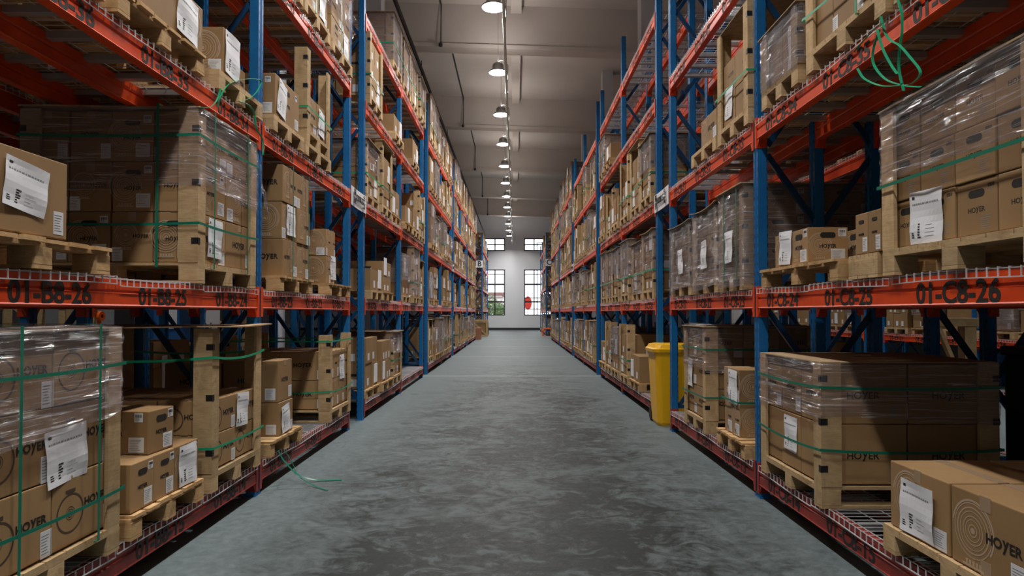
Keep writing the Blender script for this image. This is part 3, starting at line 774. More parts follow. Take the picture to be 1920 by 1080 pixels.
# ======================= LEFT, nearest bay
s = -1; xa = X_[s]; xb = XB(s)
pl = P(s,0,0,'near')
crate(s, 2.37, 3.26, xa, xb, LV[0]+.012, 1.385, pl, over=.0)
stack(s, 2.40, 3.23, xa+.02, xb-.03, .40, 1.365, 2, 4, 3, pl, 'wheel', doc_=((1,0,1), (.2,.3,.26,.25,.06)))
wrap(s, 2.37, 3.26, xa, xb, .93, 1.385, pl, 1, dense=False)
hstrap(s, 2.37, 3.26, xa, xb, 1.2, pl, 'high', 0.01); hstrap(s, 2.37, 3.26, xa, xb, .57, pl, 'low', .012)
vstrap(s, 2.58, xa, xb, .37, 1.385, pl, 'near'); vstrap(s, 3.07, xa, xb, .37, 1.385, pl, 'far')
pl = P(s,0,0,'middle')
pallet(s, 3.36, 4.14, xa, xb, LV[0]+.012, pl, True)
for q, (a, c) in enumerate(((3.385,3.60),(3.603,3.82),(3.823,4.10))):
    carton(s, a, c, xa+.02, xa+.42, .395, .655, 'cardboard box with hand hole, %s, lower %s box' % (pl, ordn[q]), 'hole', 0, (.5,.5,.21,.245,.0) if q == 2 else None)
carton(s, 3.62, 3.86, xa+.05, xa+.46, .656, .90, 'cardboard box on top of the low row, %s' % pl, 'hole', -.06)
carton(s, 3.40, 4.0, xa+.48, xa+.9, .395, .70, 'cardboard box behind the low row, %s' % pl, 'ring', 0)
pl = P(s,0,0,'far')
crate(s, 4.24, 5.06, xa, xb, LV[0]+.012, 1.36, pl, lidwarp=.01, over=.06)
stack(s, 4.27, 5.03, xa+.02, xb-.03, .40, .87, 2, 3, 2, pl, 'wheel', doc_=((1,0,1), (.3,.45,.2,.24,-.05)))
hstrap(s, 4.24, 5.06, xa, xb, 1.16, pl, 'high', .03, m='strap2'); hstrap(s, 4.24, 5.06, xa, xb, .56, pl, 'low', .01, m='strap2')
# level 2
pl = P(s,0,1,'near')
pallet(s, 2.27, 3.16, xa, xb, LV[1]+.012, pl, True)
carton(s, 2.2, 2.85, xa, xa+.6, 1.778, 2.12, 'large plain carton with a document pouch, %s' % pl, 'plain', 0, (.62,.55,.23,.20,-.14))
pl = P(s,0,1,'far')
crate(s, 4.03, 4.94, xa, xb, LV[1]+.012, 2.76, pl, lidwarp=.012, over=.01)
stack(s, 4.05, 4.91, xa+.02, xb-.03, 1.775, 2.74, 2, 4, 3, pl, 'mix', doc_=((0,0,0), (.6,.55,.2,.26,-.03)))
wrap(s, 4.03, 4.94, xa, xb, 2.24, 2.76, pl, 4, tail=True)
hstrap(s, 4.03, 4.94, xa, xb, 2.58, pl, 'high', .01); hstrap(s, 4.03, 4.94, xa, xb, 2.02, pl, 'low', .01)
vstrap(s, 4.22, xa, xb, 1.74, 2.76, pl, 'near'); vstrap(s, 4.75, xa, xb, 1.74, 2.76, pl, 'far'); vstrap_x(s, xa+.25, 4.03, 4.94, 1.74, 2.76, pl, 'crosswise')
# level 3
pl = P(s,0,2,'near')
pallet(s, 2.3, 3.1, xa, xb, LV[2]+.012, pl, True)
stack(s, 2.33, 3.05, xa+.02, xb-.05, 3.106, 3.7, 2, 2, 2, pl, 'plain', w8=.0001)
pl = P(s,0,2,'middle')
pallet(s, 3.2, 4.1, xa, xb, LV[2]+.012, pl, True)
carton(s, 3.28, 4.07, xa, xa+.6, 3.106, 3.40, 'long carton with white document, %s' % pl, 'ring', 0, (.75,.5,.24,.26,-.1))
carton(s, 3.28, 4.0, xa+.62, xb, 3.106, 3.40, 'long carton behind the front one, %s' % pl, 'ring', 0)
pl = P(s,0,2,'far')
pallet(s, 4.3, 5.05, xa, xb, LV[2]+.012, pl, False)
carton(s, 4.38, 4.64, xa+.01, xa+.42, 3.106, 3.43, 'cardboard box with hanging document, %s' % pl, 'ring', 0, (.5,.5,.22,.3,-.05))
carton(s, 4.68, 5.0, xa+.12, xa+.6, 3.106, 3.34, 'darker carton beside the upright, %s' % pl, 'ring')
# ======================= LEFT, second bay
pl = P(s,1,0,'near')
pallet(s, 5.26, 6.05, xa, xb, LV[0]+.012, pl, True)
carton(s, 5.5, 5.84, xa+.02, xa+.5, .395, .68, 'cardboard box with white document, lower box, %s' % pl, 'big', 0, (.45,.48,.2,.24,.1))
carton(s, 5.5, 5.84, xa+.03, xa+.5, .682, 1.04, 'cardboard box, upper box of two, %s' % pl, 'big')
carton(s, 5.5, 5.84, xa+.52, xa+1.0, .395, .68, 'cardboard box, lower box at the back, %s' % pl, 'big')
carton(s, 5.5, 5.84, xa+.52, xa+1.0, .682, 1.02, 'cardboard box, upper box at the back, %s' % pl, 'big')
pl = P(s,1,0,'far')
crate(s, 6.94, 7.83, xa, xb, LV[0]+.012, 1.21, pl, lid=False)
stack(s, 6.97, 7.8, xa+.02, xb-.03, .40, 1.03, 4, 2, 2, pl, 'big', doc_=((2,0,1), (.5,.35,.2,.28,0)))
hstrap(s, 6.94, 7.83, xa, xb, 1.14, pl, 'high', 0, m='strap2'); hstrap(s, 6.94, 7.83, xa, xb, .6, pl, 'low', 0.02, m='strap2')
pl = P(s,1,1,'near')
pallet(s, 5.45, 6.33, xa, xb, LV[1]+.012, pl, True)
stack(s, 5.55, 6.27, xa+.01, xb-.1, 1.776, 2.75, 2, 2, 3, pl, 'ring', jit=.012, doc_=((0,0,1), (.6,.55,.22,.27,0)))
vstrap(s, 5.72, xa, xb-.1, 1.74, 2.75, pl, 'near', m='strap'); vstrap(s, 6.15, xa, xb-.1, 1.74, 2.75, pl, 'far', m='strap')
pl = P(s,1,1,'far')
pallet(s, 6.9, 7.78, xa, xb, LV[1]+.012, pl, True)
stack(s, 6.96, 7.3, xa+.05, xa+.95, 1.776, 2.37, 2, 2, 2, pl, 'ring', doc_=((1,0,0), (.6,.6,.2,.26,0)))
stack(s, 7.36, 7.74, xa+.25, xa+.95, 1.776, 2.12, 1, 2, 1, pl+' rear', 'ring')
pl = P(s,1,2,'near')
pallet(s, 5.28, 6.05, xa, xb, LV[2]+.012, pl, False)
carton(s, 5.34, 5.93, xa+.01, xa+.46, 3.106, 3.47, 'wide carton with hand holes and hanging document, %s' % pl, 'hole', 0, (.25,.5,.2,.3,-.2))
carton(s, 5.4, 5.93, xa+.5, xa+1.0, 3.106, 3.5, 'carton behind the wide one, %s' % pl, 'hole')
pl = P(s,1,2,'middle')
pallet(s, 6.1, 6.95, xa, xb, LV[2]+.012, pl + ', under the crate', False)
crate(s, 6.13, 6.9, xa, xb, LV[2]+.012+PH, 4.02, pl, lid=False)
stack(s, 6.16, 6.87, xa+.02, xb-.03, 3.24, 3.6, 2, 2, 1, pl, 'ring', doc_=((1,0,0), (.4,.5,.2,.27,-.1)))
hstrap(s, 6.13, 6.9, xa, xb, 3.44, pl, 'low', .0, m='strap2')
for sl, (a, c, t) in enumerate(((5.25,6.0,5.3),(6.05,6.9,5.28),(6.98,7.84,5.3))):
    pl = P(s,1,3,('near','middle','far')[sl])
    pallet(s, a, c, xa, xb, LV[3]+.012, pl)
    stack(s, a+.03, c-.03, xa+.02, xb-.05, 4.48, t, 2, 2, 2 if sl != 2 else 3, pl, 'mix', doc_=((1,0,0), (.5,.5,.2,.3,0)))
    if sl: wrap(s, a+.02, c-.02, xa, xb-.03, 4.75 if sl == 1 else 4.85, t, pl, 9+sl)
    vstrap(s, a+.3, xa, xb-.05, 4.45, t, pl, 'near', m='strap2'); 
# ======================= RIGHT, nearest bay
s = 1; xa = X_[s]; xb = XB(s)
pl = P(s,0,0,'near')
pallet(s, 2.3, 3.27, xa, xb, LV[0]+.012, pl)
carton(s, 2.80, 3.235, xa+.02, xa+.5, .395, .715, 'cardboard box with white document, far box on the pallet, %s' % pl, 'ringL', 0, (.5,.42,.25,.25,-.0))
carton(s, 2.345, 2.785, xa+.02, xa+.5, .395, .715, 'cardboard box with big black lettering, near box, %s' % pl, 'ringbig', 0)
carton(s, 2.345, 2.785, xa+.52, xa+1.0, .395, .715, 'cardboard box behind the lettered one, %s' % pl, 'ring', 0)
carton(s, 2.80, 3.235, xa+.52, xa+1.0, .395, .715, 'cardboard box at the far back corner, %s' % pl, 'ring', 0)
pl = P(s,0,0,'far')
crate(s, 3.92, 4.88, xa, xb-.04, LV[0]+.012, 1.155, pl, over=.0)
stack(s, 3.945, 4.855, xa+.02, xb-.06, .40, 1.14, 3, 2, 2, pl, 'biglow', doc_=((1,0,0), (.5,.62,.2,.24,-.02)))
wrap(s, 3.92, 4.88, xa, xb-.04, .80, 1.15, pl, 14, lip=False)
hstrap(s, 3.92, 4.88, xa, xb-.04, 1.0, pl, 'high', .012); hstrap(s, 3.92, 4.88, xa, xb-.04, .62, pl, 'low', .02)
# level 2
pl = P(s,0,1,'near')
crate(s, 2.25, 3.25, xa, xb, LV[1]+.012, 2.48, pl, over=.01)
stack(s, 2.28, 3.22, xa+.025, xb-.03, 1.776, 2.46, 4, 2, 3, pl, 'hole', doc_=((2,0,0), (.2,.55,.23,.25,-.03)))
wrap(s, 2.25, 3.25, xa, xb, 2.10, 2.48, pl, 21)
hstrap(s, 2.25, 3.25, xa, xb, 2.09, pl, 'low', -.0); 
pl = P(s,0,1,'middle')
pallet(s, 3.33, 3.62, xa+.02, xb, LV[1]+.012, pl, False)
carton(s, 3.31, 3.43, xa+.03, xa+.42, 1.776, 2.0, 'narrow carton with hand hole, nearer of two, %s' % pl, 'hole')
carton(s, 3.435, 3.56, xa+.03, xa+.42, 1.776, 2.0, 'narrow carton with hand hole, farther of two, %s' % pl, 'hole')
pl = P(s,0,1,'far')
pallet(s, 3.7, 4.85, xa, xb, LV[1]+.012, pl, True)
carton(s, 4.14, 4.40, xa+.03, xa+.29, 1.778, 2.01, 'cardboard box, corner box nearest the aisle, %s' % pl, 'hole')
carton(s, 4.41, 4.66, xa+.03, xa+.29, 1.778, 2.01, 'cardboard box with white document, far corner box, %s' % pl, 'hole', 0, (.75,.55,.2,.23,-.05))
carton(s, 4.05, 4.30, xa+.35, xa+.62, 1.778, 2.0, 'cardboard box set back from the aisle, %s' % pl, 'hole')
carton(s, 3.85, 4.2, xa+.66, xa+1.0, 1.778, 2.02, 'cardboard box at the back of the pallet, %s' % pl, 'ring')
# level 3
pl = P(s,0,2,'far')
crate(s, 4.2, 4.82, xa, xb, LV[2]+.012, 3.52, pl, over=.02)
stack(s, 4.22, 4.8, xa+.03, xb-.03, 3.108, 3.5, 2, 2, 1, pl, 'ring', doc_=((0,0,0), (.7,.45,.2,.3,.0)))
wrap(s, 4.2, 4.82, xa, xb, 3.12, 3.52, pl, 31, dense=True)
pl = P(s,0,2,'middle')
crate(s, 3.2, 4.08, xa, xb, LV[2]+.012, 3.95, pl, lid=True)
stack(s, 3.23, 4.05, xa+.02, xb-.03, 3.108, 3.85, 3, 2, 3, pl, 'plain', doc_=((0,0,0), (.5,.75,.25,.27,.0)))
hstrap(s, 3.2, 4.08, xa, xb, 3.34, pl, 'low', .03, m='strap2'); vstrap(s, 3.45, xa, xb, 3.08, 3.95, pl, 'near', m='strap2')
pl = P(s,0,2,'near')
crate(s, 2.3, 3.13, xa, xb, LV[2]+.012, 3.95, pl)
stack(s, 2.33, 3.1, xa+.02, xb-.03, 3.108, 3.85, 2, 2, 3, pl, 'hole')
# ======================= RIGHT, second bay
pl = P(s,1,0,'near')
pallet(s, 5.22, 5.95, xa, xb, LV[0]+.012, pl, True)
stack(s, 5.43, 5.84, xa+.03, xa+.87, .395, .97, 2, 2, 2, pl, 'ringbig', doc_=((0,0,1), (.3,.45,.22,.3,-.03)))
hstrap(s, 5.43, 5.84, xa+.03, xa+.87, .69, pl, 'low', .0)
pl = P(s,1,0,'middle')
crate(s, 6.28, 7.08, xa, xb, LV[0]+.012, 1.32, pl, over=.02)
stack(s, 6.31, 7.05, xa+.02, xb-.03, .40, 1.3, 2, 3, 3, pl, 'big', doc_=((1,0,1), (.4,.4,.2,.3,-.03)))
wrap(s, 6.28, 7.08, xa, xb, .88, 1.32, pl, 41)
hstrap(s, 6.28, 7.08, xa, xb, .62, pl, 'low', .0); hstrap(s, 6.28, 7.08, xa, xb, 1.09, pl, 'high', .0)
for sl, (a, c, t, wp) in enumerate(((5.22,5.83,2.52,.0),(5.9,6.7,2.46,.05),(6.8,7.66,2.44,.05))):
    nm = ('near','middle','far')[sl]; pl = P(s,1,1,nm)
    crate(s, a, c, xa, xb, LV[1]+.012, t, pl, lidwarp=wp, over=.03, posts=True)
    stack(s, a+.03, c-.03, xa+.025, xb-.03, 1.775, t-.02, 2, 2, 3, pl, 'hole')
    o = wrap(s, a, c, xa, xb, 1.70, t, pl, 50+sl, dense=True)
    d = O('shipping_document', DOC[sl], o, (-s*D_/2-.016 if s > 0 else 0, -.05*sl, 2.02), (math.pi/2, -.02, -math.pi/2), (.19,.27,.3))
vstrap(s, 5.34, xa, xb, 1.72, 2.53, P(s,1,1,'near'), 'near'); vstrap(s, 5.66, xa, xb, 1.72, 2.53, P(s,1,1,'near'), 'far')
pl = P(s,1,2,'near')
crate(s, 5.1, 5.87, xa, xb, LV[2]+.012, 3.98, pl, over=.0)
stack(s, 5.13, 5.84, xa+.025, xb-.03, 3.108, 3.68, 2, 2, 2, pl, 'wheel', doc_=((1,0,0), (.6,.7,.19,.27,-.06)))
hstrap(s, 5.1, 5.87, xa, xb, 3.4, pl, 'low', 0.0, m='strap2')
pl = P(s,1,2,'middle')
pallet(s, 5.93, 6.75, xa, xb, LV[2]+.012, pl)
carton(s, 5.96, 6.45, xa+.02, xa+.5, 3.108, 3.38, 'long cardboard box with black lettering, %s' % pl, 'ringbig')

# ======================= all farther bays, filled by a seeded rule
def fill(s, b, lv, sl, w8=1.0, kind=None, rear=False, xfront=None, ystart=None, pre='', far=False, zz=None):
    u, q = divmod(b, 2); y0 = (ONE[s]+UNIT*u+BAY*q if ystart is None else ystart) + .07 + .9*sl + R.uniform(0,.03); y1 = y0+R.uniform(.78,.86)
    xa = (xfront if xfront else X_[s]) + R.uniform(-.03,.04); xb = xa+R.uniform(.95,1.12); z = (LV[lv] if zz is None else zz)+.012
    clear = (LV[lv+1]-.19 if lv < 4 else LV[4]+1.25) - z
    pl = P(s, b, lv, ('near','middle','far')[sl], pre) if ystart is None else '%s %s shelf %s slot' % (pre, LVW[lv], ('near','middle','far')[sl])
    k = kind or R.choices(['wrap','crate','stack','low','wrapbox'], [3,2.2,3,1.2,1.6])[0]
    near = y0 < 15 and not rear
    if k in ('wrap','crate'):
        top = z+min(clear, R.uniform(.82,1.12) if k == 'wrap' else R.uniform(.85,1.15)); lid = k == 'wrap' or R.random() < .5
        crate(s, y0, y1, xa, xb, z, top, pl, lid=lid, parts=near, lidwarp=.02 if R.random() < .4 else 0)
        bt = top-.02 if k == 'wrap' else z+PH+(top-z-PH)*R.choice([.55,.8,.95]); nz = max(1, round((bt-z-PH)/.32))
        stack(s, y0+.025, y1-.025, xa+.022, xb-.03, z+PH+.004, bt, 2, 2, nz, pl, R.choice(['ring','hole','big','mix']), w8, doc_=((R.randrange(2),0,R.randrange(nz)), (R.uniform(.3,.7),.5,.2,.28,R.uniform(-.1,.1))))
        if k == 'wrap': wrap(s, y0, y1, xa, xb, z+R.choice([.12,.4,.5]), top, pl, b*5+lv+sl, dense=R.random() < .5, fine=near)
        if near or R.random() < .5: hstrap(s, y0, y1, xa, xb, z+.4, pl, 'low', 0, w=.02, m=R.choice(['strap','strap2']))
    else:
        pallet(s, y0, y1, xa, xb, z, pl, R.random() < .5, near)
        h = min(clear-.02, R.uniform(.75,1.1) if k != 'low' else R.uniform(.4,.6)); nz = max(1, round((h-PH)/.31)); bt = z+h
        n1 = R.choice([1,2,2,3])
        stack(s, y0+.02+R.uniform(0,.06), y1-.02-R.uniform(0,.08), xa+.02, xb-.06-R.uniform(0,.2), z+PH+.006, bt, n1, 2, nz, pl, R.choice(['ring','hole','big','mix']), w8, jit=.01,
              doc_=((R.randrange(n1),0,R.randrange(nz)), (.5,.5,.2,.27,R.uniform(-.1,.1))))
        if k == 'wrapbox': wrap(s, y0+.02, y1-.02, xa, xb-.05, z+R.choice([.14,.4]), bt, pl, b*5+lv+sl, dense=R.random() < .6, fine=near)
hand = {}
# left bays 2..3 as the photo shows them
for lv, row in {0: {2: ['stack','stack','wrap'], 3: [None,None,None]}, 1: {2: ['low','low',None], 3: ['wrapbox','wrap','crate']}, 2: {2: ['wrap','crate','low'], 3: ['low','low','crate']},
                3: {2: ['crate',None,'low'], 3: [None,'low',None]}, 4: {2: [None,None,'wrap'], 3: ['wrap']*3}}.items():
    for b, ks in row.items():
        for sl, k in enumerate(ks):
            hand[(-1,b,lv,sl)] = k
for lv, row in {0: {2: [None,'low','crate'], 3: ['wrapbox','crate','low']}, 1: {2: ['wrap','wrap','wrap'], 3: ['wrap','wrap','wrap']}, 2: {2: ['wrap','crate','crate'], 3: ['low','crate','stack']},
                3: {2: [None,None,None], 3: [None,'low','wrap']}, 4: {2: [None]*3, 3: [None]*3}}.items():
    for b, ks in row.items():
        for sl, k in enumerate(ks): hand[(1,b,lv,sl)] = k
hand[(-1,1,4,0)] = hand[(-1,1,4,1)] = hand[(-1,1,4,2)] = None
for s in (-1, 1):
    for b in range(2, 10):
        for lv in range(5):
            for sl in range(3):
                if (s,b,lv,sl) in hand: k = hand[(s,b,lv,sl)]
                else:
                    k = R.choices(['wrap','crate','stack','low','wrapbox',None], [3,2,3,.8,1.8,.5])[0]
                    if s > 0 and lv == 4 and b in (4,5): k = None
                    if R.random() < .04: k = None
                if k: fill(s, b, lv, sl, kind=k)
    for bI in range(2):
        for lv in range(5):
            for sl in range(3):
                if R.random() < .9 and npal[0] < 285: fill(s, bI, lv, sl, kind=R.choice(['stack','wrapbox']), ystart=(40.9 if s < 0 else 39.6)+BAY*bI, pre='%s rack past the cross aisle %s bay' % (side[s], ordn[bI]))

# ======================= cargo in the shadowed racks behind
def rear(s, b, lv, sl, kind, pre='rear ', xf=None):
    fill(s, b, lv, sl, w8=.25, kind=kind, rear=True, xfront=(xf if xf else BX[s]+.02), pre=pre)
for args in ((-1,0,1,0,'stack'), (-1,1,1,0,'low'), (-1,1,1,1,'wrap'), (-1,1,0,1,'stack'), (-1,1,0,2,'stack'), (-1,0,0,1,'low'), (-1,1,2,0,'stack'), (-1,1,2,1,'wrap'), (-1,0,2,2,'stack'), (-1,2,1,1,'stack'), (-1,2,1,2,'stack'), (-1,2,2,1,'wrap'),
             (1,0,1,1,'wrap'), (1,0,1,2,'wrap'), (1,1,1,0,'wrap'), (1,1,1,1,'wrap'), (1,1,0,1,'low'), (1,1,2,1,'stack'), (1,1,2,2,'crate'), (1,0,0,0,'low'), (1,2,1,1,'wrap'), (1,2,2,1,'stack')):
    rear(*args)
for b in range(2, 6):
    for sl in range(3):
        fill(1, b, 1, sl, w8=.7, kind='stack' if (b+sl) % 2 else 'wrapbox', rear=True, xfront=8.2, pre='far ', zz=LVE[1])
        if (b+sl) % 3 == 0: fill(1, b, 0, sl, w8=.1, kind='low', rear=True, xfront=8.2, pre='far ', zz=LVE[0])
for s_ in (-1, 1):  # added rear cargo that keeps side-aisle light off the front shelves
    for b, lv in ((0,2),(0,3),(1,3),(2,3),(2,2)):
        for sl in range(3):
            if (b,lv,sl,s_) not in ((0,2,2,-1),(2,2,1,-1),(2,2,1,1)): fill(s_, b, lv, sl, w8=.0001, kind='stack', rear=True, xfront=BX[s_]+.02, pre='rear ')
# cargo on the upper shelves above the frame, which shades the shelves below
for s_, b, lv in ((-1,0,3),(-1,0,4),(-1,1,4),(1,0,3),(1,0,4)):
    for sl in range(3): fill(s_, b, lv, sl, w8=.0001, kind='stack')

# ------------------------------------------------------------------ build the cartons
_bx = {}
def box_mesh(w, d, h):
    k = (round(w,2), round(d,2), round(h,2))
    if k not in _bx:
        mb = MB(); w2, d2 = k[0]/2, k[1]/2; mb.box(-w2, w2, -d2, d2, 0, k[2]-.002)
        me0 = mb.mesh('cardboard_box', M['card'], bevel=.005)
        _bx[k] = me0
    return _bx[k], k
def face_M(c, f):
    """matrix of a print on a face: f = 'a' aisle face, 'c' camera face, 't' top"""
    w2 = (c['xb']-c['xa'])/2; d2 = (c['y1']-c['y0'])/2; s = c['s']; h = c['z1']-c['z0']
    if f == 'a':
        n = Vector((-s,0,0)); r = Vector((0,-s,0)); u = Vector((0,0,1)); o = Vector((-s*w2, 0, h/2)); fw = 2*d2
    elif f == 'c':
        n = Vector((0,-1,0)); r = Vector((1,0,0)); u = Vector((0,0,1)); o = Vector((0,-d2,h/2)); fw = 2*w2
    else:
        n = Vector((0,0,1)); r = Vector((0,1,0)); u = Vector((-1,0,0)); o = Vector((0,0,h-.002)); fw = 2*d2
    return n, r, u, o, fw, h
def put(root, c, f, me, name, px, py, sx, sy, off=.001, rot=0, lab=None):
    n, r, u, o, fw, fh = face_M(c, f); p = o + r*px + u*py + n*off
    Mx = Matrix((r, u, n)).transposed().to_4x4() @ Matrix.Rotation(rot, 4, 'Z') @ Matrix.Diagonal((sx, sy, min(sx,sy) if name == 'shipping_document' else 1, 1))
    Mx.translation = p; ob = O(name, me, root); ob.matrix_local = Mx
    if lab: ob['label'] = lab
    return ob
def dress(root, c, full):
    rr = random.Random(c['id']*3+1); st = c['style']
    for f in ('a','c'):
        n, r, u, o, fw, fh = face_M(c, f); S = st
        if S == 'mix': S = rr.choice(['ring','hole','big','ring'])
        if S == 'plain':
            if f == 'a': put(root, c, f, STK[0], 'sticker', fw*.42*(1 if c['s'] < 0 else -1), -fh*.3, .06, .1)
            continue
        if not full:
            if f == 'a' or rr.random() < .5: put(root, c, f, STK[0], 'sticker', rr.choice([-1,1])*fw*.3, -fh*.28, min(.1,fw*.3), min(.11,fh*.35))
            if fw > .3 and rr.random() < .5: put(root, c, f, LOGO, 'printed_logo', 0, 0, fw*.4, fw*.4)
            continue
        if S == 'hole':
            put(root, c, f, HOLE, 'hand_hole', 0, fh*.27, min(.1, fw*.4), min(.1, fw*.4))
            put(root, c, f, LOGO, 'printed_logo', 0, -fh*.03, min(.11, fw*.42), min(.11, fw*.42))
            put(root, c, f, STK[0], 'sticker', fw*.5-min(.07,fw*.25), -fh*.5+min(.07,fh*.22), min(.09, fw*.35), min(.09, fh*.34))
            if fw > .15: put(root, c, f, STK[1], 'sticker', fw*.36, fh*.34, min(.05,fw*.2), min(.05,fw*.2))
            if fw > .24: put(root, c, f, RING, 'printed_rings', -fw*.2, 0, fh*.34, fh*.34, .0006)
        elif S in ('ring','ringL'):
            sg = 1 if rr.random() < .5 else -1
            if S == 'ringL': sg = 1
            rad = min(fh*.40, fw*.3)
            put(root, c, f, RING, 'printed_rings', -sg*(fw*.5-rad*1.15), fh*.04, rad, rad, .0006)
            if S == 'ring': put(root, c, f, LOGO, 'printed_logo', sg*fw*.22, fh*.02, min(.2,fw*.38), min(.2,fw*.38))
            put(root, c, f, STK[0], 'sticker', sg*fw*.36 if rr.random() < .6 else -sg*fw*.36, -fh*.34, min(.09,fw*.26), min(.1,fh*.28))
            put(root, c, f, TAPE, 'tape', 0, fh*.5-.03, .05, .06, .0005)
        elif S == 'ringbig':
            rad = fh*.42
            put(root, c, f, RING, 'printed_rings', -fw*.5+rad*.95, 0, rad*.9, rad*.95, .0006)
            put(root, c, f, LOGO, 'printed_logo', fw*.17, fh*.0, fw*.42, fw*.42)
            ub = put(root, c, f, LOGO if False else STK[0], 'sticker', fw*.5-.06, -fh*.5+.06, .1, .1)
            put(root, c, f, TAPE, 'tape', -.02, fh*.5-.03, .06, .06, .0005); put(root, c, f, TAPE, 'tape', -.02, -fh*.5+.03, .06, .06, .0005)
        elif S == 'wheel':
            rad = min(fh*.33, fw*.22)
            put(root, c, f, WHEEL, 'printed_wheel', -fw*.5+rad*1.25, -fh*.05, rad, rad, .0006)
            put(root, c, f, LOGO, 'printed_logo', fw*.22, fh*.03, min(.2,fw*.42), min(.2,fw*.42))
            put(root, c, f, STK[0], 'sticker', fw*.42, -fh*.32, min(.06,fw*.15), min(.12,fh*.36))
        elif S in ('big','biglow'):
            put(root, c, f, LOGO, 'printed_logo', -fw*.02, fh*.03 if S == 'big' else -fh*.02, min(.2, fw*.46), min(.2, fw*.46))
            put(root, c, f, TAPE, 'tape', 0, fh*.5-.025, .045, .05, .0005)
            put(root, c, f, STK[0], 'sticker', fw*.36, -fh*.3, min(.09,fw*.24), min(.1,fh*.3))
    if c['doc'] and (full or True):
        u_, v_, w_, h_, tl = c['doc']; n, r, u, o, fw, fh = face_M(c, 'a')
        uu = u_ if c['s'] < 0 else u_
        put(root, c, 'a', DOC[c['id'] % 4], 'shipping_document', (uu-.5)*fw, (v_-.5)*fh, w_, h_, .004, tl)
    if full:
        n, r, u, o, fw, fh = face_M(c, 't'); put(root, c, 't', TAPE, 'tape', 0, 0, fw, .05, .0006)
CART.sort(key=lambda c: -c['score'])
rest = MB(); rm = [M['card'], M['lab'], M['paper'], M['ink']]
for i, c in enumerate(CART):
    w_ = c['xb']-c['xa']; d_ = c['y1']-c['y0']; h_ = c['z1']-c['z0']; cx = c['s']*(c['xa']+c['xb'])/2; cy = (c['y0']+c['y1'])/2
    if i < 300:
        me, k = box_mesh(w_, d_, h_)
        o = O('cardboard_box', me, None, (cx, cy, c['z0']), (0,0,c['yaw']), (w_/k[0], d_/k[1], h_/k[2]))
        # keep prints unscaled: undo the tiny fit scale on the mesh level
        tag(o, c['lab'], 'box', 'cardboard boxes on the racks')
        dress(o, c, c['y0'] < 12 and c['score'] > .0005)
    else:
        rest.box(cx-w_/2, cx+w_/2, c['y0'], c['y1'], c['z0'], c['z1'], 0)
        rr = random.Random(c['id']); xo = c['s']*c['xa']; e = -c['s']*.002; yy = c['y0']+d_*rr.uniform(.15,.6); zz = c['z0']+h_*.1
        a, q = sorted((xo, xo+e)); rest.box(a, q, yy, yy+min(.1,d_*.3), zz, zz+min(.1,h_*.35), 1)
        if rr.random() < .6: xx = cx+(rr.random()-.5)*w_*.6; rest.box(xx-.05, xx+.05, c['y0']-.002, c['y0'], zz, zz+.1, 1)
        if rr.random() < .35: xx = cx+(rr.random()-.5)*w_*.3; rest.box(xx-.09, xx+.09, c['y0']-.002, c['y0'], c['z0']+h_*.5, c['z0']+h_*.5+.035, 3)
        if c['doc']:
            yy = c['y0']+d_*.4; a, q = sorted((xo, xo+e*4)); rest.box(a, q, yy, yy+.2, c['z0']+h_*.1, c['z0']+h_*.1+.27, 2)
o = rest.obj('cardboard_boxes', rm); tag(o, 'remaining small and distant cardboard boxes stacked along the racks', 'boxes', None, 'stuff')
print('CARTONS', len(CART), 'PALLETS', npal[0], 'WRAPS', nwrap[0])

# ------------------------------------------------------------------ signs
def sign(name, s, y0, y1, z0, z1, lab):
    X = s*(FX[s]-.02); t = empty(name, (X, (y0+y1)/2, (z0+z1)/2)); tag(t, lab, 'sign', 'load limit signs on the racks')
    L = y1-y0; H = z1-z0; mb = MB(); n = 8
    for q in range(n):
        a = -L/2+L*q/n; c = a+L/n; bend = lambda v: -s*(-.01*math.cos(v/L*math.pi))
        k = len(mb.v)
        for v in (a, c):
            for zz in (-H/2, H/2):
                for dx in (0, s*.003): mb.v.append((bend(v)+dx, v, zz))
        mb.f += [(k,k+2,k+6,k+4),(k+1,k+5,k+7,k+3),(k,k+4,k+5,k+1),(k+2,k+3,k+7,k+6)]; mb.m += [0]*4
    mb.obj('plate', M['signw'], t)
    rz = math.pi/2 if s < 0 else -math.pi/2; fr = (lambda v: v) if s < 0 else (lambda v: -v)
    for txt, pos, dz, sz in (('限',-.30,.05,.1),('重',-.30,-.05,.1),('1000KG',-.02,0,.12),('每',.28,.05,.09),('层',.28,-.05,.09)):
        me = text_mesh(txt, M['ink'], 'sg', 1, .01, .002); O('lettering', me, t, (-s*.0115 - s*(.001), fr(pos)*.85, dz), (math.pi/2, 0, rz), (sz, sz, 1))
for s in (-1, 1):
    e = ONE[s]+2*BAY; sign('limit_sign', s, e-.0, e+.80, 2.80, 3.04, 'white load limit sign bridging the first two racks on the %s' % side[s])
    e += 2*UNIT; sign('limit_sign', s, e-.0, e+.80, 2.80, 3.04, 'small distant white load limit sign on the %s racks' % side[s])
for s, ch, y, x0, x1 in ((-1,'B',40.8,2.03,2.47), (1,'C',39.5,1.9,2.34)):
    xx = s*(x0+x1)/2; t = empty('aisle_sign', (xx, y, 4.53)); tag(t, 'white aisle sign with the black letter %s on the far rack end' % ch, 'sign', 'aisle letter signs')
    mb = MB(); mb.box(-.22,.22,-.01,0,-.22,.22); mb.obj('plate', M['signw'], t)
    O('lettering', text_mesh(ch, M['ink'], 'al', 1, .02, .002), t, (0,-.012,0), (math.pi/2,0,0), (.46,.46,1))

